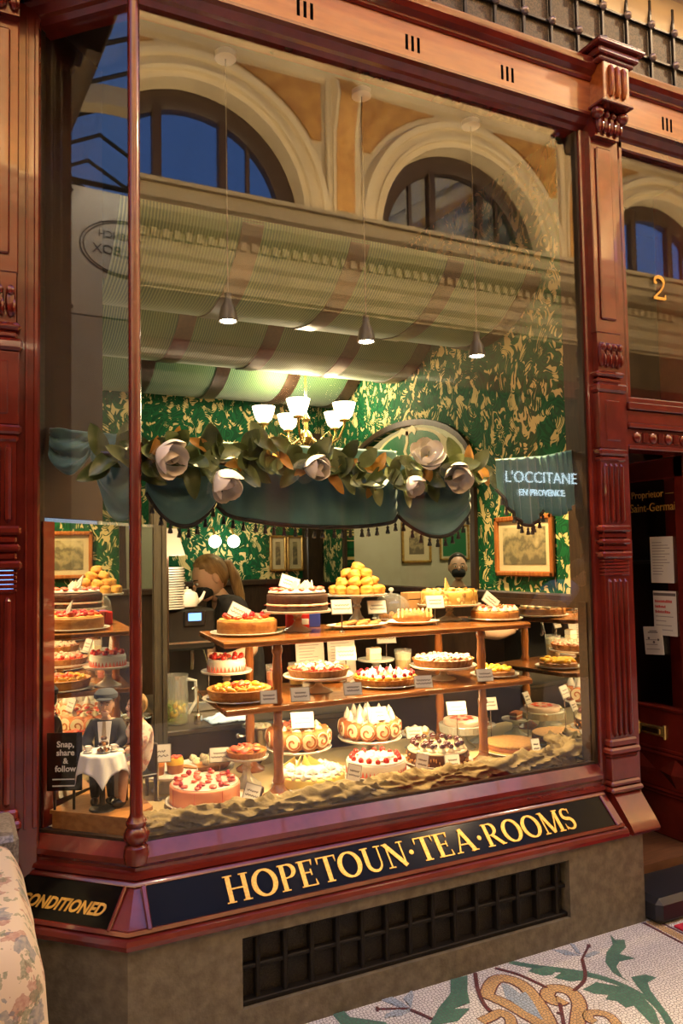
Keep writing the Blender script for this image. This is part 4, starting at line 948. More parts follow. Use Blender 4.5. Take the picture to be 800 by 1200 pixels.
pendant(.99, .20, 2.385, 'middle of three small spot pendants hanging over the cakes', 165, (1.0, .38, .6))
pendant(1.55, .20, 2.38, 'rightmost of three small spot pendants, against the wallpaper', 165, (1.52, .38, .6))
# chandelier
ch = thing('chandelier', 'brass chandelier with glowing frosted glass shades', 'chandelier', (1.48, 1.9, 2.215))
M_shade = emit('frosted_shade', (1.0, .80, .52), 5.0)
MB().lathe([(.0, -.03), (.02, -.02), (.012, 0), (.03, .02), (.045, .05), (.03, .085), (.014, .10), (.014, .15), (.03, .17), (.014, .20), (.008, .22), (.008, .80)], seg=16).build('stem', M_brass, ch)
for k in range(5):
    a = R(72*k+20); d = Vector((math.cos(a), math.sin(a), 0)); r = .27
    arm = MB().tube([d*.02+Vector((0, 0, .06)), d*.08+Vector((0, 0, .01)), d*.16+Vector((0, 0, -.01)), d*.235+Vector((0, 0, .03)), d*r+Vector((0, 0, .10)), d*r+Vector((0, 0, .13))], [.008, .007, .007, .007, .007, .010], 8)
    arm.tube([d*.16+Vector((0, 0, -.01)), d*.12+Vector((0, 0, .05)), d*.16+Vector((0, 0, .075)), d*.18+Vector((0, 0, .05)), d*.16+Vector((0, 0, .035))], .004, 6)
    arm.lathe([(.03, .13), (.034, .138), (.012, .15)], (d.x*r, d.y*r, 0), 12)
    ao = arm.build('arm', M_brass, ch)
    MB().lathe([(.032, .148), (.050, .165), (.062, .20), (.074, .245), (.072, .245), (.048, .18), (.0, .155)], (d.x*r, d.y*r, 0), 18).build('shade', M_shade, ch)
for k in range(3):
    a = R(120*k); l = point('chandelier_light', (.2*math.cos(a), .2*math.sin(a), .36), 14, (1.0, .78, .48), .06); l.parent = ch
# globe sconces on the back wall
for x, lb in ((1.13, 'left of two round globe lamps by the back wallpaper'), (1.27, 'right of two round globe lamps by the back wallpaper')):
    t = thing('globe_lamp', lb, 'lamp', (x, YB-.12, 1.625), group='globe lamps')
    MB().ell((0, 0, 0), (.045, .045, .045), 16, 10).build('globe', emit('globe_glow', (1.0, .92, .72), 9.0 if x < 1.2 else 2.5), t)
    MB().tube([(0, .0, .045), (0, .05, .10), (0, .14, .10)], .008, 6).build('arm', M_brass, t)
l = point('globe_light', (1.2, YB-.35, 1.62), 4, (1.0, .86, .62), .06)
M_crestc = mat('crest_cream', (.58, .50, .26), rough=.5); M_crestg = mat('crest_green', (.010, .13, .045), rough=.5)
# wall pictures
def picture(label, loc, w, h, rz, fr=.03, mount=.05, m_frame=None, m_pic=None):
    t = thing('framed_picture', label, 'picture', loc, rz); m_frame = m_frame or M_post
    mb = MB()
    for x0, x1, z0, z1 in ((-w/2, w/2, h/2-fr, h/2), (-w/2, w/2, -h/2, -h/2+fr), (-w/2, -w/2+fr, -h/2, h/2), (w/2-fr, w/2, -h/2, h/2)): mb.box(x0, x1, -.025, 0, z0, z1, .006)
    mb.build('frame', m_frame, t)
    MB().box(-w/2+fr*.8, w/2-fr*.8, -.010, -.002, -h/2+fr*.8, h/2-fr*.8).build('mount', mat('picture_mount', (.52, .44, .26), rough=.7), t, smooth=False)
    MB().box(-w/2+fr+mount, w/2-fr-mount, -.012, -.009, -h/2+fr+mount, h/2-fr-mount).build('print', m_pic or M_pic, t, smooth=False)
    return t
picture('wide framed landscape print on the damask side wall', (XW-.004, .445, 1.54), .43, .30, R(-90), .026, .032)
M_gfr = mat('gilt_frame', (.48, .30, .07), (.30, .17, .04), 30, .35, metal=.5)
picture('left of two small gilt framed prints on the back wall', (1.655, YB-.004, 1.535), .135, .27, 0, .018, .03, M_gfr)
picture('right of two small gilt framed prints on the back wall', (1.795, YB-.004, 1.535), .135, .27, 0, .018, .03, M_gfr)
# arched opening in the side wall
am = thing('arched_opening', 'wide arch with dark frame opening from the tea room to a pale side room', 'archway', (XW-.002, 1.61, 0))
def arch_pts(hw, z0, zs, zt, n=16): return [(-hw, z0), (hw, z0)] + [(hw*math.cos(math.pi*i/n), zs+(zt-zs)*math.sin(math.pi*i/n)) for i in range(n+1)]
def arch_plate(pts, x0, x1):
    n = len(pts); mb = MB(); mb.add([(x0, y, z) for y, z in pts]+[(x1, y, z) for y, z in pts], [tuple(range(n)), tuple(range(n, 2*n))[::-1]]+[(i, (i+1) % n, n+(i+1) % n, n+i) for i in range(n)]); return mb
ip = arch_pts(.75, 1.32, 1.98, 2.31)[1:]+[(-.74, 1.32)]; opn = arch_pts(.785, 1.32, 1.98, 2.345)[1:]+[(-.785, 1.32)]
mb = MB(); n = len(ip); mb.add([(x, y, z) for x in (-.022, 0) for P in (ip, opn) for y, z in P], [f for i in range(n-1) for f in ((i, i+1, n+i+1, n+i), (i, i+1, 2*n+i+1, 2*n+i), (n+i, n+i+1, 3*n+i+1, 3*n+i))])
mb.build('frame', M_dkwood, am, ang=50)
# crest painted in the head of the arch: cream lunette with green oval and cream scrolls
arch_plate(arch_pts(.52, 1.985, 1.99, 2.285), -.016, -.012).build('lunette', M_crestc, am, (0, -.12, 0), smooth=False)
mb = MB(); mb.add([(-.018, .36*math.cos(t*math.pi/14)-.12, 2.14+.125*math.sin(t*math.pi/14)) for t in range(28)]+[(-.0158, .36*math.cos(t*math.pi/14)-.12, 2.14+.125*math.sin(t*math.pi/14)) for t in range(28)], [tuple(range(28)), tuple(range(28, 56))[::-1]]+[(i, (i+1) % 28, 28+(i+1) % 28, 28+i) for i in range(28)]); mb.build('oval', M_crestg, am, smooth=False)
for pts, wd in (([(-.10, .10), (-.06, .13), (0, .11), (.06, .13), (.10, .10)], .04), ([(0, .12), (0, .05), (-.03, .0), (0, -.05), (.05, -.03)], .03), ([(-.25, -.02), (-.20, .03), (-.16, -.01), (-.20, -.05), (-.12, -.07), (-.06, -.03)], .022), ([(.25, -.02), (.20, .03), (.16, -.01), (.20, -.05), (.12, -.07), (.06, -.03)], .022)):
    o = MB().ribbon(pts, wd, .002).build('scroll', M_crestc, am); o.matrix_local = Matrix(((0, 0, -1, -.0182), (-1, 0, 0, -.12), (0, 1, 0, 2.15), (0, 0, 0, 1)))

# pale side room beyond the arch
sr_ = struct('wall_side_room', 'pale plaster walls of the side room beyond the arch', 'wall')
MB().box(2.06, 4.3, 3.9, 3.96, FZ, ZC).build('far_wall', M_plaster_in, sr_, smooth=False); MB().box(4.24, 4.3, .83, 3.9, FZ, ZC).build('end_wall', M_plaster_in, sr_, smooth=False); MB().box(2.06, 4.3, .825, .84, FZ, ZC).build('near_wall', M_plaster_in, sr_, smooth=False)
MB().box(2.06, 4.3, .83, 3.96, ZC, ZC+.05).build('side_ceiling', M_plaster_in, sr_, smooth=False); MB().box(2.06, 4.3, .83, 3.96, FZ-.05, FZ).build('side_floor', M_floor_in, sr_, smooth=False); MB().box(2.06, 2.10, YB, 3.96, FZ, ZC).build('corner_wall', M_plaster_in, sr_, smooth=False)
picture('pale framed print on the far wall of the side room', (3.55, 3.895, 1.63), .34, .40, 0, .025, .06, M_gfr)
picture('dark green framed print on the far wall of the side room', (4.0, 3.895, 1.63), .36, .36, 0, .02, .02, M_gfr, M_crestg)
sl_ = thing('added_ceiling_lamp', 'round ceiling lamp added to the side room for its fill light', 'lamp', (3.2, 2.4, ZC)); MB().lathe([(.0, -.10), (.10, -.08), (.15, -.03), (.16, 0)], seg=20).build('bowl', emit('bowl_glow', (1.0, .86, .62), 3.0), sl_); MB().lathe([(.17, -.012), (.17, 0)], seg=20).build('rim', M_brass, sl_)
l = point('side_room_fill', (0, 0, -.4), 90, (1.0, .86, .60), .10); l.parent = sl_  # fill light added for the side room, lamp bowl put in to dress it
# ------------------------------------------------------------------ display platform, mirrors, shelf
Bp = Vector((.262, .775, 0))
dp = struct('floor_display', 'cream cloth covered display platform inside the window', 'platform')
poly = [(A_.x+.02, A_.y), (.0, .012), (XR-.01, .012), (XR-.03, .80), (Bp.x, .80), (A_.x+.03, A_.y+.05)]
MB().prism([(x, y) for x, y in poly], .27, TX(z=.32)).build('platform', M_base_cloth, dp, smooth=False)
ml = thing('side_mirror', 'tall left side mirror behind the dolls reflecting the cakes', 'mirror')
ml_p = A2; dirm = (Bp-ml_p).normalized()
slab(ml_p+dirm*.03, Bp-dirm*.02, .60, 1.64, .012, 'glass', M_mirror, ml)
slab(ml_p+dirm*.03, Bp-dirm*.02, 1.64, 1.652, .014, 'glass_edge', M_clear, ml)
slab(ml_p+dirm*.0, ml_p+dirm*.055, .60, 1.64, -.02, 'wood_stile', M_red, ml)
mp_ = struct('trim_5', 'dark timber post at the end of the left mirror', 'post')
mb = MB(); mb.box(.222, .292, .755, .80, .58, 1.80, .006); mb.box(.232, .244, .748, .756, .58, 1.80, .002); mb.box(.268, .280, .748, .756, .58, 1.80, .002); mb.build('post', mat('grey_brown_post', (.060, .050, .034), (.038, .032, .022), 14, .5, stretch=(8, 8, 1)), mp_)
mr = thing('end_mirror', 'low right end mirror reflecting the cakes beside the pilaster', 'mirror')
slab((1.895, .66, 0), (1.964, .03, 0), .60, 1.255, .012, 'glass', M_mirror, mr)
slab((1.895, .66, 0), (1.966, .03, 0), 1.255, 1.285, .02, 'top_rail', M_dkwood, mr)
slab((1.958, .05, 0), (1.966, .012, 0), .60, 1.285, -.012, 'stile', M_dkwood, mr)

ds = thing('display_shelf', 'two tier wooden display shelf with turned posts', 'shelf unit')
def shelf_board(z, pts, nm):
    mb = MB(); c = Vector((1.1, .42)); n = len(pts)
    mb.prism(pts, .022, TX(z=z-.022)); o = mb.build(nm, M_wood, ds, smooth=False); bv = o.modifiers.new('b', 'BEVEL'); bv.width = .005; bv.segments = 2; return o
shelf_board(1.190, [(.36, .19), (1.80, .19), (1.835, .24), (1.80, .68), (.415, .70)], 'shelf')
shelf_board(.940, [(.365, .19), (1.80, .19), (1.835, .24), (1.80, .68), (.40, .68)], 'shelf')
PP = [(.062, 0), (.062, .008), (.040, .022), (.026, .035), (.020, .05), (.024, .06), (.020, .07), (.018, .12), (.021, .20), (.017, .255), (.021, .262), (.021, .275), (.017, .282), (.017, .33)]
me_p1 = MB().lathe(PP, seg=18).mesh('post', M_post)
me_p2 = MB().lathe([(.017, 0), (.021, .008), (.021, .018), (.016, .028), (.020, .11), (.016, .19), (.021, .20), (.021, .212), (.017, .228)], seg=18).mesh('post', M_post)
for x, y in ((.585, .225), (1.555, .235), (.62, .635), (1.60, .635)):
    inst('post', me_p1, ds, (x, y, .590)); inst('post', me_p2, ds, (x, y, .940))
# warm strip lights let into the underside of the boards
for z, x0, x1, pw in ((1.162, .45, 1.75, 15), (.912, .45, 1.75, 12)):
    MB().box(x0, x1, .36, .375, z, z+.006).build('strip_lamp', emit('strip_glow', (1.0, .80, .50), 6.0), ds, smooth=False)
    a_ = area('shelf_light', ((x0+x1)/2, .368, z-.003), (0, 0, 0), x1-x0, .015, pw, (1.0, .68, .31)); a_.parent = ds
# ------------------------------------------------------------------ tableware
def wavy(n, k): return lambda t, r, z: r*(1+k*math.cos(n*t)) if r > .05 else r
def glass_plate(label, loc, r, m_=None):
    t = thing('glass_plate' if m_ is None else 'white_plate', label, 'plate', loc)
    MB().lathe([(r*.6, 0), (r*.62, .002), (r*.9, .006), (r, .012), (r*.985, .015), (r*.88, .009), (r*.3, .006), (0, .006)], seg=60 if m_ is None else 32, rf=wavy(24, .018) if m_ is None else None).build('dish', m_ or M_ware, t); return .007
def white_plate(label, loc, r, sy=1.0, rz=0.0, lift=0.0):
    t = thing('white_plate', label, 'plate', loc, rz)
    mb = MB(); mb.lathe([(r*.5, 0), (r*.52, .003), (r*.8, .007), (r, .018), (r*.985, .020), (r*.78, .011), (r*.3, .008), (0, .008)], seg=40, M=TX(s=(1, sy, 1))); mb.build('dish', M_china, t)
    return .009
def pedestal(label, loc, r, h, m_=None, fluted=True, cat='cake stand'):
    t = thing('cake_stand', label, cat, loc); m_ = m_ or M_ware
    MB().lathe([(.058, 0), (.060, .003), (.048, .010), (.022, h*.30), (.013, h*.52), (.020, h*.60), (.014, h*.68), (.024, h*.86), (.040, h-.008)], seg=36, rf=(lambda t_, r_, z_: r_*(1+.05*math.cos(10*t_))) if fluted else None).build('foot', m_, t)
    MB().lathe([(.02, h-.008), (r*.75, h-.006), (r*.97, h-.004), (r, h+.004), (r*.985, h+.006), (r*.93, h), (0, h)], seg=60, rf=wavy(24, .014) if fluted else None).build('plate', m_, t)
    return h
# ------------------------------------------------------------------ little food shapes, shared
def strawberry(): return MB().ell((0, 0, .010), (.011, .011, .014), 10, 7, fn=lambda d: 1.0-.28*max(0, d.z)**2)
ME = {}
ME['berry'] = strawberry().mesh('strawberry', F['red'])
ME['half'] = MB().ell((0, 0, .004), (.011, .016, .005), 10, 6, fn=lambda d: 1-.35*max(0, d.y)).mesh('strawberry_half', F['redcut'])
ME['slice'] = MB().ell((0, 0, .002), (.012, .017, .0022), 10, 4, fn=lambda d: 1-.35*max(0, d.y)).mesh('strawberry_slice', F['redcut'])
ME['rasp'] = MB().ell((0, 0, .008), (.0085, .0085, .0095), 12, 9, fn=lambda d: 1+.10*math.sin(9*d.x)*math.sin(9*d.y)*1.5+.06*math.sin(12*d.z)).mesh('raspberry', F['rasp'])
ME['cherry'] = MB().ell((0, 0, .010), (.0125, .0125, .011), 12, 8).mesh('cherry', F['cherry'])
def dol(r, h, tw=.25, n=5):
    pr = [(r*.92, 0), (r, h*.12), (r*.92, h*.28), (r*.70, h*.5), (r*.42, h*.72), (r*.15, h*.92), (0, h)]
    return MB().lathe(pr, seg=20, rf=lambda t, q, z: q*(1+.13*math.cos(n*(t+z/h*3))) if q > 0 else 0)
ME['dollop'] = dol(.015, .020).mesh('cream_dollop', F['cream'], ang=70)
ME['wdollop'] = dol(.017, .016).mesh('cream_rosette', F['white'], ang=70)
ME['kiss'] = dol(.016, .050, n=6).mesh('meringue_kiss', F['white'], ang=70)
ME['almond'] = MB().ell((0, 0, .001), (.006, .010, .0012), 8, 4).mesh('almond_flake', F['almond'])
ME['orange'] = MB().ell((0, 0, .006), (.015, .012, .007), 10, 6).mesh('apricot_half', F['orange'])
ME['yellow'] = MB().ell((0, 0, .006), (.015, .008, .008), 10, 6).mesh('mango_piece', F['yellow'])
ME['nut'] = MB().ell((0, 0, .005), (.008, .006, .006), 8, 6, .3).mesh('nut', F['nut'])
ME['crumb'] = MB().ell((0, 0, .003), (.006, .005, .004), 6, 5, .5).mesh('crumb', F['dust'])
ME['mint'] = MB().ell((0, 0, .003), (.005, .011, .002), 8, 4).mesh('mint_leaf', F['green'])
ME['shard'] = MB().box(-.03, .03, -.0015, .0015, 0, .035, .0005).mesh('chocolate_shard', F['white'])
ME['triangle'] = MB().prism([(-.007, 0), (.007, 0), (0, .022)], .002).mesh('strawberry_slice', F['redcut'], smooth=False)
def ring(parent, me, n, r, z, jit=0.0, rot=True, s=1.0, a0=0.0, seed=1, tilt=0.0):
    rnd = random.Random(seed)
    for i in range(n):
        a = a0+2*math.pi*i/n; rr = r+rnd.uniform(-jit, jit)
        inst(me.name.split('.')[0], me, parent, (rr*math.cos(a), rr*math.sin(a), z+rnd.uniform(0, jit*.2)), (tilt*rnd.uniform(-1, 1), tilt*rnd.uniform(-1, 1), a+math.pi/2 if rot else rnd.uniform(0, 6)), s*rnd.uniform(.88, 1.12))
def scatter(parent, me, n, r, z, seed=1, s=1.0, tilt=.5, dz=.004):
    rnd = random.Random(seed)
    for i in range(n):
        a = i*2.39996; rr = r*math.sqrt((i+.5)/n)
        inst(me.name.split('.')[0], me, parent, (rr*math.cos(a), rr*math.sin(a), z+rnd.uniform(0, dz)), (rnd.uniform(-tilt, tilt), rnd.uniform(-tilt, tilt), rnd.uniform(0, 6.28)), s*rnd.uniform(.8, 1.2))
def cake(name, label, loc, cat='cake', rz=0.0): return thing(name, label, cat, loc, rz)
def disc(parent, name, r, z0, z1, m_, bev=.004, seg=40, rf=None, jit=0):
    b = min(bev, (z1-z0)*.45)
    return MB().lathe([(r-b, z0), (r, z0+b), (r, z1-b), (r-b*.3, z1-b*.3), (r-b, z1), (r*.5, z1), (0, z1)], seg=seg, rf=rf).build(name, m_, parent, ang=50)
def crust(parent, r, h, m_, n=36):
    fl = lambda t, q, z: q*(1+(.016*math.cos(n*t) if q > r*.8 and q > 0 else 0))
    return MB().lathe([(r*.86, 0), (r*.90, .001), (r, h), (r*.965, h), (r*.93, h*.75), (0, h*.72)], seg=n*4, rf=fl).build('crust', m_, parent, ang=60)

# ------------------------------------------------------------------ top shelf
ZT = 1.190
p = (.545, .450, ZT); h = glass_plate('glass plate under the berry tart at the top shelf\'s left end', p, .150)
t = cake('berry_tart', 'deep golden berry tart at the left end of the top shelf', (p[0], p[1], ZT+h), 'tart'); disc(t, 'crust', .108, 0, .048, F['crust'], .006); disc(t, 'filling', .100, .046, .052, F['custard'], .002)
scatter(t, ME['half'], 26, .088, .052, 3, 1.15); scatter(t, ME['rasp'], 10, .08, .054, 5)
p = (.775, .460, ZT); h = pedestal('fluted glass cake stand under the chocolate cake', p, .150, .085)
t = cake('chocolate_layer_cake', 'chocolate cake with cream filling and strawberries on top', (p[0], p[1], ZT+h))
disc(t, 'lower_layer', .120, 0, .024, F['choc'], .004); disc(t, 'cream_filling', .121, .022, .032, F['cream'], .004, rf=lambda a, q, z: q*(1+.012*math.sin(17*a))); disc(t, 'upper_layer', .120, .030, .068, F['choc'], .006)
disc(t, 'cream_top', .112, .066, .082, F['white'], .008, rf=lambda a, q, z: q*(1+.03*math.sin(7*a)+.02*math.sin(13*a)))
ring(t, ME['half'], 14, .092, .082, .004, s=1.25, seed=2); ring(t, ME['slice'], 16, .121, .024, .001, s=.6, seed=4)
for k in range(5): inst('chocolate_shard', ME['shard'], t, (.02+.018*k-.03, .012*math.sin(k*2), .082), (.3*math.sin(k), .7, k*1.1), .85)
p = (1.040, .420, ZT); h = white_plate('long white plate of shortbread on the top shelf', p, .145, .60)
me_ck = MB().box(-.030, .030, -.014, .014, 0, .012, .004).mesh('shortbread', F['crust'])
for k in range(8):
    o = inst('shortbread', me_ck, None, (p[0]-.09+.026*k, p[1]+(.012 if k % 2 else -.012), ZT+h+.001+(k % 3)*.006), (0, R(-8), R(12*(k % 3)-10)))
    tag(o, 'golden shortbread finger on the long white plate', 'biscuit', 'shortbread on the long plate')
p = (1.135, .600, ZT); h = pedestal('tall glass stand holding the pile of scones', p, .140, .135)
def scone_mesh(seed): return MB().lathe([(.018, 0), (.024, .004), (.0258, .014), (.0240, .018), (.0265, .025), (.0225, .034), (.012, .0385), (0, .0395)], seg=20, rf=lambda a, q, z: q*(1+.16*noise.noise(Vector((math.cos(a)*1.5, math.sin(a)*1.5, z*60+seed*7))))).mesh('scone', F['scone'], ang=60)
SM = [scone_mesh(i) for i in range(4)]
lay = [(10, .102, 0), (5, .048, .0), (7, .070, .036), (1, .0, .038), (4, .040, .072), (1, .0, .106)]
rnd = random.Random(5); c_ = 0
for n, r, z in lay:
    for i in range(n):
        a = 2*math.pi*i/n+z*9+.3
        o = inst('scone', SM[c_ % 4], None, (p[0]+r*math.cos(a), p[1]+r*math.sin(a), ZT+h+.002+z+(rnd.uniform(-.004, .004) if z else 0)), (rnd.uniform(-.38, .38) if z else rnd.uniform(-.08, .08), rnd.uniform(-.38, .38) if z else rnd.uniform(-.08, .08), rnd.uniform(0, 6)), 1.14); c_ += 1
        tag(o, {0: 'golden scone in the bottom layer of the heap on the tall stand', .036: 'golden scone in the second layer of the heap on the tall stand', .038: 'golden scone hidden at the core of the heap', .072: 'golden scone in the third layer of the heap on the tall stand', .106: 'golden scone crowning the heap on the tall stand'}[z], 'scone', 'scones heaped on the glass stand')
p = (1.325, .610, ZT); white_plate('white plate under the glass dome', p, .095)
for i in range(6):
    a = i*1.05; o = MB().ell((0, 0, .018), (.026, .017, .018), 10, 7, .25, i).build('pastry', F['crust'], None, (p[0]+.045*math.cos(a), p[1]+.045*math.sin(a), ZT+.010), (0, 0, a)); tag(o, 'small brown pastry under the glass dome', 'pastry', 'pastries under the dome')
dm = thing('glass_dome', 'clear glass cake dome with knob behind the strudel', 'cake dome', p); MB().lathe([(.088, .022), (.090, .05), (.084, .085), (.062, .115), (.03, .132), (.0, .136)], seg=32).build('bell', M_clear, dm, ang=80); MB().lathe([(.006, .136), (.006, .143), (.013, .150), (.010, .160), (0, .163)], seg=12).build('knob', M_ware, dm)
p = (1.320, .415, ZT); h = white_plate('white plate under the sugared strudel', p, .125, .62, R(-12))
t = cake('strudel', 'sugar dusted almond strudel loaf on the top shelf', (p[0], p[1], ZT+h), 'strudel', R(-14))
MB().ell((0, 0, .026), (.090, .042, .030), 24, 12, .10, 3).build('loaf', F['crust'], t)
for k in range(9): o = MB().tube([(-.075+.018*k, -.036, .026), (-.07+.018*k, -.02, .050), (-.06+.018*k, .01, .056), (-.052+.018*k, .034, .036)], [.003, .006, .006, .003], 6).build('sugar_ridge', F['almond'] if k % 3 else F['dust'], t)
p = (1.590, .520, ZT); h = pedestal('clear glass stand under the flaked almond cake', p, .150, .076)
t = cake('almond_cake', 'pale cake coated with flaked almonds, cut into portions', (p[0], p[1], ZT+h), rz=R(10)); disc(t, 'body', .122, 0, .062, F['custard'], .008, rf=lambda a, q, z: q*(1+.012*math.sin(23*a+z*200)))
scatter(t, ME['almond'], 60, .112, .063, 2, 1.3, .6); rnd = random.Random(9)
for i in range(70):
    a = rnd.uniform(0, 6.28); inst('almond_flake', ME['almond'], t, (.1225*math.cos(a), .1225*math.sin(a), rnd.uniform(.006, .056)), (R(90)+rnd.uniform(-.4, .4), rnd.uniform(-.6, .6), a+math.pi/2), 1.25)
for a in (R(-75), R(60)): MB().box(0, .1235, -.0012, .0012, .0, .0645, 0, TX(rz=a)).build('cut', F['dcrust'], t, smooth=False)
o = MB().prism([(-.03, 0), (.03, 0), (0, .055)], .003).build('wafer', F['almond'], t, (-.01, .0, .064), (R(80), 0, R(20)))
p = (1.765, .400, ZT); h = glass_plate('scalloped glass plate under the cream tart at the top right', p, .128)
t = cake('cream_tart', 'round tart with cream rosettes and strawberries at the top shelf\'s right end', (p[0], p[1], ZT+h), 'tart'); disc(t, 'crust', .104, 0, .036, F['crust'], .005)
MB().box(0, .1055, -.0014, .0014, .0, .038, 0, TX(rz=R(-95))).build('cut', F['dcrust'], t, smooth=False)
ring(t, ME['dollop'], 14, .084, .036, .003, s=1.15, seed=7); ring(t, ME['dollop'], 8, .048, .036, .003, s=1.1, seed=8); ring(t, ME['half'], 10, .068, .050, .006, s=1.1, seed=3); scatter(t, ME['nut'], 10, .05, .050, 3, .8)
bx_ = thing('cardboard_box', 'small brown cardboard box standing behind the almond cake', 'box', (1.465, .640, ZT), R(8)); mb = MB(); mb.box(-.055, .055, -.03, .03, 0, .135, .002); mb.build('carton', mat('brown_card', (.36, .20, .075), rough=.75), bx_); MB().box(-.055, .055, -.0305, -.029, .10, .104).build('flap_edge', M_dkwood, bx_, smooth=False)
pk = thing('gift_packet', 'small red and blue packet behind the chocolate cake', 'packet', (.865, .610, ZT), R(-10)); MB().box(-.075, .075, -.02, .02, 0, .062, .004).build('wrap', mat('red_wrap', (.50, .015, .012), rough=.35), pk); MB().box(.025, .0765, -.021, .021, .0, .0625, .002).build('blue_end', mat('blue_wrap', (.03, .05, .30), rough=.35), pk); MB().box(-.01, .024, -.021, .021, .012, .040, .002).build('paper_band', M_card, pk)

# ------------------------------------------------------------------ middle shelf
ZM = .940
def charlotte(label, loc, r, hh, nb, topm):
    t = cake('strawberry_charlotte', label, loc); disc(t, 'mousse', r, 0, hh, F['white'], .006); disc(t, 'base', r*1.004, 0, hh*.16, F['redcut'], .003); disc(t, 'glaze', r*.97, hh-.002, hh+.004, topm, .003)
    n = int(2*math.pi*r/.0155)
    for i in range(n):
        a = 2*math.pi*i/n; inst('strawberry_slice', ME['triangle'], t, (r*1.003*math.cos(a), r*1.003*math.sin(a), hh*.06), (R(90), 0, a+R(90)), (1.0, hh/.045, 1))
    ring(t, ME['berry'], nb, r*.80, hh+.002, .003, rot=False, s=1.05, seed=nb, tilt=.5); return t
p = (.500, .585, ZM); h = pedestal('white china stand under the small strawberry charlotte', p, .108, .088, M_china, False)
t = charlotte('small strawberry charlotte raised behind the apricot flan', (p[0], p[1], ZM+h), .080, .050, 9, F['white']); scatter(t, ME['half'], 10, .05, .056, 4, 1.0)
p = (.485, .385, ZM); h = glass_plate('scalloped glass plate under the apricot flan', p, .145)
t = cake('apricot_flan', 'deep apricot flan with fruit slices at the middle shelf\'s left end', (p[0], p[1], ZM+h), 'flan'); MB().lathe([(.098, 0), (.108, .004), (.118, .038), (.114, .041), (.106, .036), (0, .034)], seg=48).build('crust', F['crust'], t, ang=60)
ring(t, ME['yellow'], 14, .086, .033, .004, s=1.3, seed=6); scatter(t, ME['orange'], 13, .06, .036, 7, .95); scatter(t, ME['half'], 7, .035, .046, 8, 1.0)
for (x, y, lb, c1) in ((.715, .590, 'tumbler of layered red dessert behind the post', 'red'), (.822, .590, 'tumbler of layered yellow dessert beside the menu pages', 'yellow')):
    t = thing('dessert_glass', lb, 'glass', (x, y, ZM)); MB().lathe([(.026, 0), (.030, .002), (.036, .098), (.034, .098), (.028, .006), (0, .006)], seg=24).build('tumbler', M_clear, t, ang=60)
    MB().lathe([(.0275, .007), (.030, .035), (0, .035)], seg=20).build('lower_layer', F['redcut'] if c1 == 'red' else F['yellow'], t); MB().lathe([(.0302, .036), (.0325, .068), (0, .070)], seg=20).build('upper_layer', F['pink'] if c1 == 'red' else F['lemon'], t)
    for k in range(3): inst('fruit_piece', ME['half'] if c1 == 'red' else ME['yellow'], t, (.012*math.cos(k*2.1), .012*math.sin(k*2.1), .072), (.4, .3, k), 1.0)
p = (.840, .400, ZM); h = pedestal('low white stand under the fruit flan', p, .148, .068, M_china, False)
t = cake('fruit_flan', 'fluted flan covered with pale fruit and berries, middle shelf', (p[0], p[1], ZM+h), 'flan'); crust(t, .122, .030, F['dcrust']); disc(t, 'filling', .112, .018, .027, F['jam'], .003)
scatter(t, ME['half'], 34, .10, .027, 11, 1.0); scatter(t, ME['crumb'], 26, .098, .034, 12, 1.6); scatter(t, ME['dollop'], 10, .07, .030, 13, .75)
p = (.985, .600, ZM); white_plate('white plate of pale rolled wafers under the middle shelf flan', p, .105, .6)
for k in range(6):
    o = MB().tube([(-.05, 0, .012), (.05, 0, .012)], .011, 10).build('rolled_wafer', F['almond'], None, (p[0]-.02+.012*k, p[1]-.045+.018*k, ZM+.012), (0, 0, R(10*k-20))); tag(o, 'pale rolled wafer on the low white plate', 'wafer', 'rolled wafers')
p = (1.160, .395, ZM); h = glass_plate('glass plate under the raspberry meringue tart', p, .155)
t = cake('meringue_tart', 'lemon tart with white meringue peaks and raspberries', (p[0], p[1], ZM+h), 'tart'); crust(t, .130, .028, F['crust']); disc(t, 'lemon_filling', .120, .018, .030, F['lemon'], .003)
ring(t, ME['yellow'], 22, .116, .026, .003, s=1.1, seed=4); ring(t, ME['wdollop'], 16, .094, .030, .002, s=1.15, seed=5); ring(t, ME['kiss'], 9, .060, .030, .004, s=.72, seed=6); ring(t, ME['rasp'], 16, .112, .036, .002, s=1.0, a0=.2, seed=7); ring(t, ME['rasp'], 6, .04, .034, .003, seed=9)
p = (1.235, .610, ZM); h = pedestal('glass stand with white cake slices behind the meringue tart', p, .085, .080)
t = cake('cake_slice', 'white layered cake slice on the small glass stand', (p[0], p[1], ZM+h)); MB().box(-.042, .020, -.02, .02, 0, .028, .003).build('sponge', F['cream'], t); MB().box(-.042, .020, -.02, .02, .028, .055, .003).build('icing', F['white'], t); ring(t, ME['almond'], 6, .015, .056, .004)
t = thing('dessert_glass', 'tumbler of pale layered cream dessert beside the slice stand', 'glass', (1.385, .615, ZM)); MB().lathe([(.032, 0), (.036, .002), (.042, .118), (.040, .118), (.034, .006), (0, .006)], seg=24).build('tumbler', M_clear, t, ang=60); MB().lathe([(.033, .007), (.037, .07), (0, .07)], seg=20).build('lower_layer', F['custard'], t); MB().lathe([(.037, .071), (.039, .10), (0, .108)], seg=20, rf=lambda a, q, z: q).build('cream', F['cream'], t)
p = (1.465, .400, ZM); h = pedestal('white pedestal under the cherry crumble tart', p, .152, .062, M_china, False)
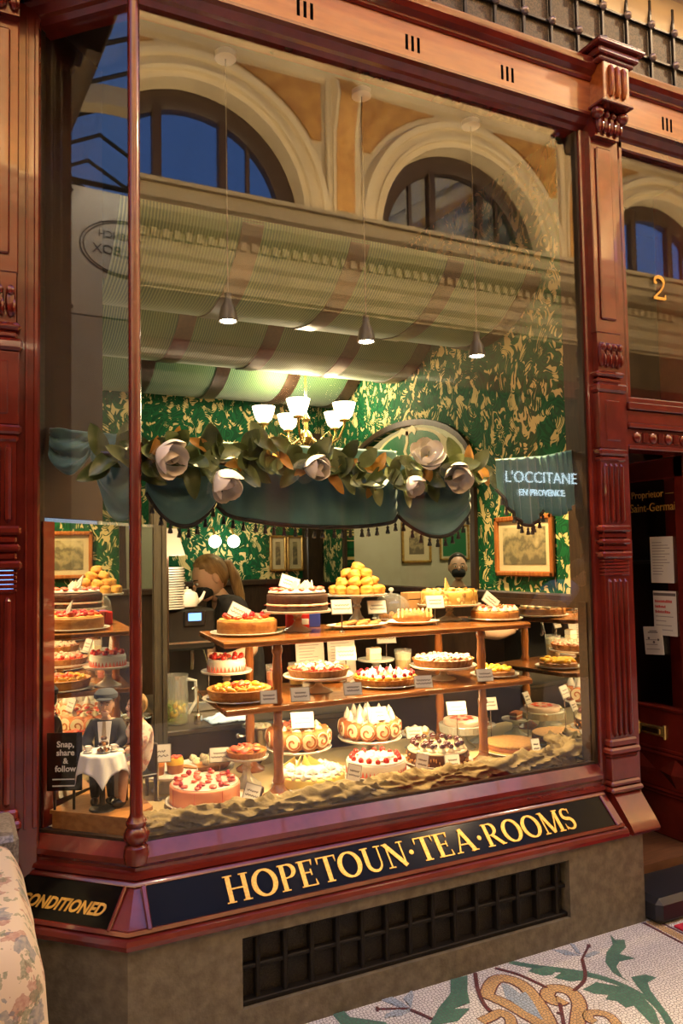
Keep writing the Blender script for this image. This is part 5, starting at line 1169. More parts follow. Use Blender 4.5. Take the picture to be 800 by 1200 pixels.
t = cake('crumble_tart', 'fluted tart with sugar dusted cherry crumble', (p[0], p[1], ZM+h), 'tart'); crust(t, .130, .032, F['dcrust']); disc(t, 'filling', .120, .020, .030, F['dust'], .003); scatter(t, ME['crumb'], 70, .112, .029, 21, 1.9); scatter(t, ME['cherry'], 14, .10, .024, 22, .75)
p = (1.715, .350, ZM); h = glass_plate('glass plate under the mango tart at the right end', p, .112)
t = cake('mango_tart', 'small yellow mango tart at the middle shelf\'s right end', (p[0], p[1], ZM+h), 'tart'); disc(t, 'crust', .084, 0, .020, F['dcrust'], .004); scatter(t, ME['yellow'], 26, .07, .019, 31, 1.25)
for k, (x, lb) in enumerate(((.925, 'left menu page standing behind the middle shelf'), (1.085, 'right menu page standing behind the middle shelf'))):
    t = thing('menu_page', lb, 'menu', (x, .655, ZM)); MB().box(-.07, .07, -.002, .002, 0, .19, 0, TX(rx=R(-6))).build('page', M_card, t, smooth=False)
    mb = MB(); rnd = random.Random(k)
    for i in range(11): mb.box(-.055, -.055+rnd.uniform(.05, .105), -.0035, -.002, .025+.0135*i, .028+.0135*i, 0, TX(rx=R(-6)))
    mb.build('print', mat('grey_print', (.32, .30, .30), rough=.6), t, smooth=False)

# ------------------------------------------------------------------ bottom level
ZB = .590
p = (.225, .520, ZB); h = pedestal('white stand with the two fruit topped mini cakes', p, .125, .072, M_china, False)
for dx, dy, c1, c2, lb in ((-.045, -.02, 'roll', 'orange', 'mini brown cake behind its card, left on the white stand'), (.028, -.03, 'roll', 'yellow', 'mini cake with yellow and red fruit, right on the white stand')):
    t = cake('mini_cake', lb, (p[0]+dx, p[1]+dy, ZB+h)); MB().lathe([(.028, 0), (.031, .004), (.033, .034), (0, .036)], seg=24).build('sponge', F[c1], t); MB().lathe([(.034, .034), (.035, .045), (.030, .058), (0, .060)], seg=24, rf=lambda a, q, z: q*(1+.03*math.sin(5*a))).build('topping', F[c2], t); ring(t, ME['half'] if c2 == 'yellow' else ME['orange'], 4, .014, .058, .002, s=1.0)
p = (.400, .600, ZB); h = pedestal('oval white stand under the cut cream tart', p, .130, .050, M_china, False)
t = cake('cut_cream_tart', 'half eaten fluted tart with cream, lower left', (p[0], p[1], ZB+h), 'tart', R(20)); MB().lathe([(0, 0), (.088, .001), (.105, .024), (.101, .025), (.09, .02), (0, .02)], seg=70, rf=lambda a, q, z: q*(1+.014*math.cos(36*a)) if q > .08 else q, a0=R(170), a1=R(385)).build('crust', F['crust'], t, ang=60); scatter(t, ME['dollop'], 9, .055, .020, 3, 1.0)
p = (.312, .285, ZB); h = white_plate('white plate under the pink mousse cake', p, .148)
t = cake('pink_mousse_cake', 'pink mousse cake with strawberries at the lower left corner', (p[0], p[1], ZB+h)); disc(t, 'body', .122, 0, .066, F['pink'], .006); disc(t, 'glaze', .116, .065, .069, F['pinkw'], .002)
for k in range(8): MB().box(.1205, .1232, -.001, .001, .003, .062, 0, TX(rz=R(45*k+12))).build('portion_line', F['redcut'], t, smooth=False)
ring(t, ME['half'], 12, .094, .069, .004, s=1.15, seed=3); ring(t, ME['rasp'], 8, .10, .069, .003, a0=.3, s=1.1); scatter(t, ME['half'], 9, .06, .069, 6, 1.1)
p = (.530, .430, ZB); h = pedestal('glass stand with lace rim holding the strawberry tartlet', p, .088, .115)
t = cake('strawberry_tartlet', 'small strawberry tartlet on the tall glass stand', (p[0], p[1], ZB+h), 'tart'); crust(t, .072, .024, F['crust'], 28); scatter(t, ME['orange'], 9, .05, .020, 3, .9); scatter(t, ME['half'], 12, .052, .025, 4, 1.15)
def roulade(label, loc, r, n, rs, topping):
    t = cake('roulade_ring', label, loc); MB().lathe([(r+.02, 0), (r+.02, .004), (0, .004)], seg=32).build('board', M_china, t)
    for i in range(n):
        a = 2*math.pi*i/n; c = (r*math.cos(a), r*math.sin(a), rs+.004)
        M = TX(*c, rz=a) @ Matrix.Rotation(R(90), 4, 'Y') @ Matrix.Rotation(R(14), 4, 'X')
        o = MB().lathe([(rs*.7, -.030), (rs, -.026), (rs, .026), (rs*.88, .030), (0, .030)], seg=20, M=M).build('roll_slice', F['roll'], t, ang=50)
        MB().lathe([(rs*.80, .029), (rs*.78, .0335), (0, .0345)], (-rs*.06, 0, 0), 20, M=M).build('cream_core', F['cream'], o); mb = MB(); sp = [((.10+.62*k/16)*rs*math.cos(k*.40+i), (.10+.62*k/16)*rs*math.sin(k*.40+i)) for k in range(17)]; mb.ribbon(sp, rs*.17, .003, M @ TX(z=.0335)); mb.build('sponge_swirl', F['roll'], o)
    MB().lathe([(r*.95, .004), (r*1.0, rs), (r*.9, rs*1.9), (0, rs*2.0)], seg=32).build('core', F['cream'], t)
    if topping == 'fruit': ring(t, ME['dollop'], 9, r*.8, rs*1.95, .004, s=1.2, seed=2); ring(t, ME['half'], 8, r*.62, rs*2.05+.008, .006, s=1.15, seed=3); ring(t, ME['nut'], 10, r*.9, rs*2.0+.008, .008, s=1.0)
    else:
        MB().lathe([(r*1.10, rs*1.55), (r*1.16, rs*1.75), (r*1.0, rs*2.1), (0, rs*2.25)], seg=40, rf=lambda a, q, z: q*(1+.03*math.sin(9*a))).build('meringue_top', F['white'], t); ring(t, ME['kiss'], 10, r*.98, rs*1.95, .003, s=1.0, seed=5); ring(t, ME['kiss'], 5, r*.45, rs*2.15, .003, s=1.1, seed=6)
    return t
p = (.800, .525, ZB); h = pedestal('white pedestal under the roulade ring with fruit', p, .142, .100, M_china, False)
roulade('ring of chocolate roulade slices topped with fruit and nuts', (p[0], p[1], ZB+h), .090, 12, .036, 'fruit')
p = (.755, .310, ZB); h = white_plate('white plate under the lemon cream cake', p, .155)
t = cake('lemon_cream_cake', 'pale lemon cream cake with piped cream, lower front', (p[0], p[1], ZB+h)); disc(t, 'body', .132, 0, .045, F['lemon'], .008); disc(t, 'cream_top', .122, .043, .054, F['white'], .006, rf=lambda a, q, z: q*(1+.02*math.sin(11*a))); ring(t, ME['dollop'], 20, .118, .040, .002, s=.95, seed=3); ring(t, ME['wdollop'], 10, .08, .053, .003, s=1.15, seed=4)
ME['wafer'] = MB().prism([(-.03, 0), (.03, 0), (.008, .045)], .002, TX(rx=R(90))).mesh('lemon_wafer', F['lemon'], smooth=False)
for k in range(4): inst('lemon_wafer', ME['wafer'], t, (-.06+.03*k, .06-.01*k, .052), (.2, .3, k*.9))
p = (1.160, .545, ZB); h = pedestal('white pedestal under the meringue roulade', p, .145, .098, M_china, False)
roulade('ring of golden roulade slices with tall white meringue peaks', (p[0], p[1], ZB+h), .092, 12, .036, 'meringue')
p = (1.060, .315, ZB); h = white_plate('white plate under the large strawberry charlotte', p, .148)
t = charlotte('large strawberry charlotte with iced top and berry rim, lower front', (p[0], p[1], ZB+h), .125, .056, 16, F['white']); scatter(t, ME['wdollop'], 16, .07, .058, 3, 1.2)
p = (1.380, .335, ZB); h = white_plate('white plate under the cherry gateau', p, .155)
t = cake('cherry_gateau', 'cream gateau with chocolate flaked side and dark cherries', (p[0], p[1], ZB+h)); disc(t, 'body', .122, 0, .052, F['choc'], .006); disc(t, 'cream_top', .120, .042, .058, F['cream'], .006); rnd = random.Random(4)
for i in range(80):
    a = rnd.uniform(0, 6.28); inst('chocolate_flake', ME['nut'], t, (.1225*math.cos(a), .1225*math.sin(a), rnd.uniform(.004, .040)), (R(90), rnd.uniform(0, 3), a), (.9, .9, .5))
ring(t, ME['dollop'], 16, .098, .057, .002, s=1.0, seed=2); ring(t, ME['cherry'], 16, .097, .070, .002, s=1.0, seed=3); ring(t, ME['cherry'], 8, .045, .060, .004, s=1.0, seed=4)
p = (1.445, .600, ZB); h = pedestal('glass stand of small cream pastries behind the gateau', p, .080, .070)
for k in range(5):
    a = k*1.256; t = thing('cream_pastry', 'little cream topped pastry on the glass stand behind the gateau', 'pastry', (p[0]+.042*math.cos(a), p[1]+.042*math.sin(a), ZB+h+.001), group='cream pastries'); MB().lathe([(.019, 0), (.022, .014), (0, .015)], seg=16).build('case', F['custard'], t); inst('cream_rosette', ME['wdollop'], t, (0, 0, .014), None, 1.1)
p = (1.640, .510, ZB); h = pedestal('lace rimmed glass stand under the pink iced cake', p, .108, .108)
t = cake('pink_iced_cake', 'low pale pink iced cake with strawberry slices, behind the right post', (p[0], p[1], ZB+h)); disc(t, 'body', .088, 0, .028, F['pinkw'], .005); ring(t, ME['slice'], 7, .04, .029, .003, s=1.2)
MB().lathe([(.106, -.030), (.109, 0.002), (.107, .004), (.104, -.030)], seg=72, rf=lambda a, q, z: q*(1+.012*math.cos(36*a))).build('lace_rim', M_ware, t)
p = (1.790, .560, ZB); h = pedestal('small glass stand with the last sponge slice', p, .070, .080)
t = cake('sponge_slice', 'rectangular brown sponge slice on the small glass stand', (p[0], p[1], ZB+h), rz=R(-15)); MB().box(-.045, .03, -.02, .02, 0, .014, .002).build('lower_sponge', F['roll'], t); MB().box(-.045, .03, -.02, .02, .014, .020, .001).build('cream_layer', F['cream'], t); MB().box(-.045, .03, -.02, .02, .020, .036, .002).build('upper_sponge', F['roll'], t)
p = (1.780, .320, ZB); h = white_plate('white plate under the caramel crumb cheesecake', p, .140)
t = cake('caramel_cheesecake', 'wide flat caramel crumb cheesecake at the lower right', (p[0], p[1], ZB+h)); disc(t, 'biscuit_base', .120, 0, .014, F['custard'], .003); disc(t, 'filling', .119, .013, .032, F['roll'], .003); disc(t, 'crumb_top', .119, .031, .044, F['crumb'], .005)
MB().box(0, .1205, -.001, .001, .0, .0445, 0, TX(rz=R(-70))).build('cut', F['dcrust'], t, smooth=False)
for k in range(3): tag(MB().box(-.016, .016, -.016, .016, 0, .026, .004).build('brownie', F['choc'], None, (.487+.022*k, .225+.036*k, ZB+.001), (0, 0, R(20*k))), 'dark brownie square on the platform by the front left post', 'brownie', 'brownies by the post')
# ------------------------------------------------------------------ name cards
M_hold = glassy('acrylic_holder', .06, (.97, .97, .97), .02, .05)
def card(label, x, y, zc, zbase, w=.082, hh=.058, tilt=0.0, yaw=-14.0, stand=True):
    t = thing('name_card', label, 'card', (x, y, zbase), R(yaw)); d = zc-zbase
    M = TX(0, 0, d, ry=R(tilt)) @ Matrix.Rotation(R(-20), 4, 'X')
    MB().box(-w/2, w/2, -.0012, .0012, -hh/2, hh/2, 0, M).build('card', M_card, t, smooth=False)
    MB().box(-w/2-.003, w/2+.003, .002, .004, -hh/2-.003, hh/2+.003, 0, M).build('holder', mat('silver_holder', (.30, .29, .28), rough=.3, metal=.5), t, smooth=False)
    rnd = random.Random(int(x*1000)); mb = MB()
    for r_, zz in ((.30, hh*.12), (.34, -hh*.16)):
        L = w*rnd.uniform(r_, r_+.12); pts = [(-L+2*L*i/18, zz+.0035*math.sin(i*1.9+rnd.random())) for i in range(19)]
        mb.ribbon(pts, .0034, .0004, M @ Matrix(((1, 0, 0, 0), (0, 0, -1, -.0013), (0, 1, 0, 0), (0, 0, 0, 1))))
    mb.build('writing', M_ink, t, smooth=False)
    if stand and d-hh/2 > .012:
        MB().tube([(0, 0, .004), (0, .003, d-hh/2+.004)], .0025, 6).lathe([(.014, 0), (.013, .004), (.004, .007)], seg=14).build('stem', M_steel, t)
for a in (('name card on a stem before the shortbread plate', .905, .300, 1.295, ZT), ('name card on a stem before the glass dome', 1.185, .500, 1.272, ZT), ('name card on a stem left of the almond cake', 1.450, .430, 1.288, ZT), 
          ('name card at the shelf edge left of the front post', .571-.03, .206, .974, ZM, .060, .046), ('name card at the shelf edge right of the front post', .672, .206, .972, ZM, .070, .050), ('name card at the shelf edge before the meringue tart', .901, .206, .974, ZM, .070, .046), ('name card at the shelf edge before the crumble tart', 1.234, .206, .974, ZM, .074, .048), ('name card at the shelf edge before the mango tart', 1.55, .206, .976, ZM, .070, .050),
          ('tall name card behind the fruit flan', 1.045, .545, 1.070, ZM, .09, .06), ('tall name card above the white cake slice', 1.310, .640, 1.120, ZM, .09, .06),
          ('name card in front of the mini cakes', .165, .405, .765, ZB, .092, .062), ('name card in front of the cut cream tart', .430, .475, .712, ZB, .074, .054), ('tilted name card right of the pink mousse cake', .462, .185, .633, ZB, .058, .060, 20), 
          ('name card before the fruit roulade', .785, .445, .818, ZB, .092, .062), ('tilted name card right of the lemon cream cake', .905, .215, .640, ZB, .052, .062, 16), ('name card before the meringue roulade', 1.150, .455, .806, ZB, .082, .056), ('tilted name card right of the large charlotte', 1.218, .205, .645, ZB, .050, .064, 16), ('name card before the cherry gateau', 1.345, .170, .638, ZB, .062, .058), ('name card behind the right post above the pink cake', 1.555, .430, .795, ZB, .090, .058), ('name card before the sponge slice', 1.790, .485, .785, ZB, .062, .056), ('name card before the caramel cheesecake', 1.790, .170, .650, ZB, .036, .062), ('name card before the small cream pastries', 1.370, .505, .690, ZB, .074, .050)):
    card(*a)
for lb, x, y, z, zb, tl in (('tilted name card stuck in the berry tart', .500, .415, 1.285, ZT+.060, 28), ('tilted name card stuck in the chocolate cake', .750, .480, 1.395, ZT+.167, 20), ('tilted name card stuck in the cream tart', 1.725, .375, 1.285, ZT+.060, 40)):
    card(lb, x, y, z, zb, .080, .055, tl)
SCL = {'berry_tart': 1.14, 'chocolate_layer_cake': 1.08, 'almond_cake': 1.08, 'cream_tart': 1.08, 'apricot_flan': 1.08, 'fruit_flan': 1.06, 'meringue_tart': 1.08, 'crumble_tart': 1.07, 'mango_tart': 1.08, 'pink_mousse_cake': 1.07, 'lemon_cream_cake': 1.06, 'cherry_gateau': 1.08, 'caramel_cheesecake': 1.02, 'strudel': 1.05, 'strawberry_tartlet': 1.12, 'roulade_ring': 1.10, 'cut_cream_tart': 1.15}
for o in list(COL.objects):
    k_ = SCL.get(o.name.split('.')[0])
    if k_ and o.parent is None: o.scale = (k_,)*3
# ------------------------------------------------------------------ scrunched khaki cloth along the foot of the window
def cloth_roll(label, path, r0, seed):
    pts = []; path = [Vector(q) for q in path]
    n = len(path)
    for i in range(n-1):
        p0, p1, p2, p3 = (path[max(0, min(n-1, j))] for j in (i-1, i, i+1, i+2))
        for k in range(26):
            t = k/26; pts.append(0.5*((2*p1)+(p2-p0)*t+(2*p0-5*p1+4*p2-p3)*t*t+(3*p1-p0-3*p2+p3)*t**3))
    L = [0.0]
    for i in range(1, len(pts)): L.append(L[-1]+(pts[i]-pts[i-1]).length)
    seg = 40; v = []; f = []
    for i, c in enumerate(pts):
        d = (pts[min(i+1, len(pts)-1)]-pts[max(i-1, 0)]).normalized(); a = Vector((-d.y, d.x, 0)).normalized(); b = Vector((0, 0, 1)); s = L[i]
        for k in range(seg):
            t = 2*math.pi*k/seg
            q = 1+.55*noise.noise(Vector((s*11, math.cos(t)*.9+seed, math.sin(t)*.9)))
            ph = 6.0*t+s*34+3.2*noise.noise(Vector((s*7, seed, t)))
            q += .16*(1-2*abs(math.sin(ph*.5)))+.14*(1-2*abs(math.sin(5.5*t-s*40+5*noise.noise(Vector((s*9, math.cos(t), 3))))))+.22*noise.noise(Vector((s*26, math.cos(t)*2.2, math.sin(t)*2.2)))
            w_ = a*math.cos(t)*r0*1.05*q+b*math.sin(t)*r0*.95*q
            pnt = c+w_; pnt.z = max(pnt.z, .5925); v.append(tuple(pnt))
    for i in range(len(pts)-1):
        for k in range(seg): l = (k+1) % seg; f.append((i*seg+k, i*seg+l, (i+1)*seg+l, (i+1)*seg+k))
    f += [tuple(range(seg))[::-1], tuple((len(pts)-1)*seg+k for k in range(seg))]
    mb = MB(); mb.add(v, f); o = mb.build('draped_cloth', M_khaki, ang=80); return tag(o, label, 'cloth')
cloth_roll('scrunched khaki cloth lying along the foot of the front window', [(.03, .058, .612), (.20, .062, .616), (.45, .062, .612), (.72, .066, .618), (1.0, .062, .612), (1.28, .066, .616), (1.55, .066, .620), (1.78, .07, .628), (1.905, .09, .640), (1.905, .20, .655)], .045, 2.0)

# ------------------------------------------------------------------ back counter and what stands on it
ct = thing('back_counter', 'dark service counter behind the cake shelf', 'counter'); MB().box(.30, 1.30, .86, 1.55, FZ, .72, .004).build('body', M_dkwood, ct); MB().box(.29, 1.32, .84, 1.57, .72, .745, .005).build('worktop', mat('dark_worktop', (.05, .04, .03), rough=.3), ct)
ZK = .745
cm = thing('coffee_machine', 'black coffee machine with lit blue display', 'coffee machine', (.50, 1.36, ZK))
MB().box(-.19, .16, -.12, .18, .30, .505, .012).build('head', M_blackpl, cm); MB().box(-.19, .16, .02, .18, 0, .30, .006).build('back', M_blackpl, cm); MB().box(-.19, .16, -.16, .05, 0, .05, .006).build('drip_tray', M_steel, cm)
d_ = MB().box(-.005, .105, -.130, -.118, .42, .50, .004).build('display_housing', M_blackpl, cm); MB().box(.016, .082, -.1325, -.130, .448, .486).build('screen', emit('blue_screen', (.12, .32, 1.0), 2.2), d_, smooth=False)
for x in (-.10, .05): MB().tube([(x, -.06, .30), (x, -.07, .25), (x, -.06, .20)], .012, 8).build('spout', M_steel, cm)
MB().tube([(.10, -.10, .30), (.115, -.14, .20), (.11, -.15, .12)], .005, 6).build('steam_wand', M_steel, cm); MB().box(-.19, .16, -.123, -.119, .335, .345).build('trim_strip', M_steel, cm, smooth=False)
me_pl = MB().lathe([(.045, 0), (.070, .001), (.084, .004), (.085, .0115), (.078, .011), (.04, .005), (0, .005)], seg=28).mesh('saucer', M_china)
for k in range(17):
    o = inst('saucer', me_pl, None, (.430+.003*math.sin(k*2.3), 1.30, ZK+.506+.0125*k)); tag(o, 'white saucer in the tall stack on the coffee machine', 'saucer', 'saucers stacked on the machine')
tp = thing('teapot', 'white china teapot on the coffee machine', 'teapot', (.530, 1.30, ZK+.506)); MB().lathe([(.032, 0), (.05, .012), (.060, .045), (.050, .078), (.028, .09), (0, .091)], seg=24).build('body', M_china, tp); MB().tube([(.05, 0, .03), (.075, -.005, .05), (.09, -.01, .085)], [.012, .009, .006], 8).build('spout', M_china, tp); MB().tube([(-.05, 0, .07), (-.085, 0, .07), (-.09, 0, .03), (-.055, 0, .02)], .006, 8).build('handle', M_china, tp); MB().lathe([(.026, .089), (.02, .097), (.005, .10), (.008, .108), (0, .112)], seg=16).build('lid', M_china, tp)
ln = thing('table_lantern', 'white lampshade edged in black on the counter end', 'lamp', (.385, 1.13, 1.52)); MB().lathe([(.10, 0), (.055, .13), (.053, .13), (.098, 0)], seg=4, a0=R(45), a1=R(405), cap=False).build('shade', M_linen, ln, smooth=False); MB().tube([(0, 0, .05), (0, 0, -.775)], .008, 8).build('stand', M_dkwood, ln); MB().lathe([(.07, -.775), (.06, -.76), (.01, -.75)], seg=20).build('base', M_dkwood, ln); l = point('lantern_bulb', (0, -.02, .02), 6, (1.0, .78, .50), .03); l.parent = ln
pt = thing('water_pitcher', 'glass pitcher of lime and mint water on the back counter', 'pitcher', (.385, .985, ZK)); MB().lathe([(.052, 0), (.058, .004), (.060, .10), (.056, .20), (.060, .225), (.057, .225), (.053, .20), (.056, .008), (0, .008)], seg=28).build('jug', M_clear, pt, ang=60); MB().lathe([(.053, .009), (.055, .10), (0, .10)], seg=24).build('water', glassy('lime_water', .05, (.88, .90, .60), .02, .12, (.6, .6, .15)), pt)
MB().tube([(.055, 0, .20), (.095, 0, .19), (.098, 0, .10), (.06, 0, .04)], .008, 8).build('handle', M_ware, pt); rnd = random.Random(3)
for k in range(16): inst('lime_piece' if k % 2 else 'mint_leaf', ME['mint'] if k % 2 else ME['yellow'], pt, (rnd.uniform(-.035, .035), rnd.uniform(-.035, .035), rnd.uniform(.02, .085)), (rnd.uniform(0, 3), rnd.uniform(0, 3), 0), 1.2)
sp_ = thing('soap_pump', 'chrome pump bottle beside the pitcher', 'pump', (.475, .93, ZK)); MB().lathe([(.018, 0), (.02, .004), (.018, .04), (.008, .05), (.006, .07)], seg=14).build('body', M_steel, sp_); MB().tube([(0, 0, .07), (0, 0, .155), (-.012, -.006, .175), (-.03, -.012, .165)], .005, 8).build('spout', M_steel, sp_)
mb = MB(); mb.grid(lambda u, v: (.52+.20*u, .87+.14*v, ZK+.004+max(0, math.sin(math.pi*u)*math.sin(math.pi*v))*(.03+.03*noise.noise(Vector((u*5, v*5, 1))))+.012*abs(noise.noise(Vector((u*9, v*9, 4))))), 24, 18); o = mb.build('tea_towel', M_denim, ang=80); o.modifiers.new('s', 'SOLIDIFY').thickness = .003; tag(o, 'crumpled light blue cloth on the counter beside the pitcher', 'cloth')
bk = thing('wine_bucket', 'steel wine bucket with a knob handle behind the front post', 'bucket', (.705, .735, .590)); MB().lathe([(.056, 0), (.060, .004), (.078, .155), (.083, .160), (.082, .165), (.074, .160), (.056, .012), (0, .012)], seg=32).build('pail', M_steel, bk); rnd = random.Random(8)
for s in (-1, 1): MB().tube([(s*.076, 0, .12), (s*.098, 0, .125)], [.006, .006], 8).ell((s*.105, 0, .126), (.012, .012, .012), 10, 8).build('knob_handle', M_steel, bk)
for k in range(10): MB().box(-.014, .014, -.014, .014, -.014, .014, .004).build('ice_cube', F['cream'], bk, (.045*math.cos(k*2.4)*math.sqrt(k/10), .045*math.sin(k*2.4)*math.sqrt(k/10), .150), (k, k*2, k*3))

# ------------------------------------------------------------------ people
def skin(name, V, E, rad, m_, parent=None, root=0, sub=2):
    me = bpy.data.meshes.new(name); me.from_pydata(V, E, []); o = bpy.data.objects.new(name, me); COL.objects.link(o)
    md = o.modifiers.new('skin', 'SKIN'); sv = me.skin_vertices[0].data
    for i, r in enumerate(rad): sv[i].radius = (r, r) if not isinstance(r, tuple) else r; sv[i].use_root = (i == root)
    ss = o.modifiers.new('sub', 'SUBSURF'); ss.levels = sub; ss.render_levels = sub
    dg = bpy.context.evaluated_depsgraph_get(); m2 = bpy.data.meshes.new_from_object(o.evaluated_get(dg)); bpy.data.objects.remove(o); bpy.data.meshes.remove(me)
    m2.shade_smooth(); m2.materials.clear(); m2.materials.append(m_); return inst(name, m2, parent)
def hand_mb(mb, M, s=1.0, curl=.5):
    mb.ell((0, -.045*s, 0), (.040*s, .048*s, .016*s), 12, 8, M=M)
    for i, (x, L) in enumerate(((-.028, .070), (-.010, .080), (.010, .075), (.027, .058))):
        L *= s; x *= s
        mb.tube([(x, -.075*s, 0), (x*1.05, -.075*s-L*.45, -.010*s*curl*2), (x*1.05, -.075*s-L*.75, -.035*s*curl*2), (x, -.075*s-L*.8, -.060*s*curl*2)], [.0095*s, .009*s, .008*s, .006*s], 8, M=M)
    mb.tube([(-.030*s, -.020*s, 0), (-.058*s, -.045*s, -.012*s), (-.062*s, -.075*s, -.028*s), (-.050*s, -.095*s, -.036*s)], [.012*s, .011*s, .010*s, .007*s], 8, M=M)
    return mb
def face(parent, M, s, hair, mask=None, hairstyle='short', cap=None):
    """face of head height .23*s in frame M: -y looks forward"""
    def put(mb, nm, m_): o = mb.build(nm, m_, parent, ang=70); o.matrix_local = M; return o
    S = lambda *a: tuple(q*s for q in a)
    mb = MB(); mb.ell((0, 0, 0), S(.076, .096, .116), 24, 16, fn=lambda d: 1-.16*max(0, -d.z)*(1 if d.y > 0 else .4)); mb.ell(S(0, -.098, -.012), S(.012, .018, .022), 10, 8); mb.ell(S(0, -.060, -.075), S(.045, .040, .036), 12, 8)
    for sg in (-1, 1): mb.ell(S(sg*.078, .012, -.005), S(.010, .020, .030), 8, 8)
    put(mb, 'head', M_skin)
    mb = MB()
    for sg in (-1, 1): mb.ell(S(sg*.030, -.088, .010), S(.013, .008, .007), 10, 6)
    put(mb, 'eyes', M_china)
    mb = MB()
    for sg in (-1, 1): mb.ell(S(sg*.030, -.0945, .010), S(.006, .003, .006), 8, 6); mb.tube([S(sg*.016, -.094, .032), S(sg*.034, -.092, .037), S(sg*.050, -.080, .030)], .0035*s, 6)
    put(mb, 'irises_and_brows', M_dkhair)
    if not mask: put(MB().ell(S(0, -.094, -.052), S(.024, .008, .006), 10, 6), 'mouth', mat('lips', (.42, .13, .10), rough=.4))
    else: put(MB().ell(S(0, -.056, -.048), S(.064, .062, .052), 18, 12), 'face_mask', mask)
    mb = MB(); mb.ell(S(0, .016, .022), S(.090, .106, .116), 28, 18, fn=lambda d: 1.0 if (d.z > .34-.6*d.y or d.y > .30) else .84)
    put(mb, 'hair', hair)
# waitress bending to the coffee machine
wt = thing('person', 'woman with long ponytail and black mask working at the coffee machine', 'person')
BV = [(1.00, 1.78, .86), (.975, 1.76, 1.02), (.915, 1.73, 1.17), (.845, 1.71, 1.265), (.790, 1.70, 1.345), (.880, 1.60, 1.225), (.965, 1.52, .985), (.80, 1.46, .955), (.665, 1.43, .985), (.875, 1.86, 1.225), (.90, 1.90, 1.0), (.76, 1.80, .95), (.66, 1.66, .98), (1.0, 1.69, .80), (.99, 1.68, .42), (1.01, 1.69, .03), (.93, 1.69, FZ+.03), (1.0, 1.88, .80), (.99, 1.88, .42), (1.01, 1.88, .03), (.93, 1.88, FZ+.03)]
BE = [(0, 1), (1, 2), (2, 3), (3, 4), (2, 5), (5, 6), (6, 7), (7, 8), (2, 9), (9, 10), (10, 11), (11, 12), (0, 13), (13, 14), (14, 15), (15, 16), (0, 17), (17, 18), (18, 19), (19, 20)]
BR = [.12, .10, .115, .055, .05, .058, .046, .038, .028, .058, .046, .038, .028, .09, .06, .042, .036, .09, .06, .042, .036]
skin('body', BV, BE, BR, M_skin, wt)
UV = [BV[0], BV[1], BV[2], (.855, 1.712, 1.245), BV[5], (.925, 1.555, 1.10), BV[9], (.89, 1.88, 1.11), BV[13], BV[14], BV[15], BV[17], BV[18], BV[19]]
skin('black_uniform', UV, [(0, 1), (1, 2), (2, 3), (2, 4), (4, 5), (2, 6), (6, 7), (0, 8), (8, 9), (9, 10), (0, 11), (11, 12), (12, 13)], [.150, .128, .150, .080, .088, .066, .088, .066, .105, .075, .055, .105, .075, .055], M_blackcloth, wt)
Mh = Matrix.Translation((.772, 1.70, 1.392)) @ Matrix.Rotation(R(-90), 4, 'Z') @ Matrix.Rotation(R(28), 4, 'X')
face(wt, Mh, 1.0, M_hair, mat('black_mask', (.012, .012, .013), rough=.8))
MB().tube([(.83, 1.70, 1.475), (.875, 1.695, 1.475), (.915, 1.69, 1.40), (.945, 1.68, 1.29), (.965, 1.67, 1.17)], [.020, .030, .034, .030, .008], 10).build('ponytail', M_hair, wt, ang=80); MB().lathe([(.026, -.008), (.028, 0), (.026, .008)], seg=14, M=TX(.845, 1.70, 1.478, ry=R(90))).build('hair_tie', M_blackcloth, wt)
hand_mb(MB(), Matrix.Translation((.665, 1.43, .985)) @ Matrix.Rotation(R(-90), 4, 'Z'), 1.0, .7).build('hand', M_skin, wt); hand_mb(MB(), Matrix.Translation((.66, 1.66, .98)) @ Matrix.Rotation(R(-80), 4, 'Z') @ Matrix.Diagonal((-1, 1, 1, 1)), 1.0, .7).build('hand', M_skin, wt)
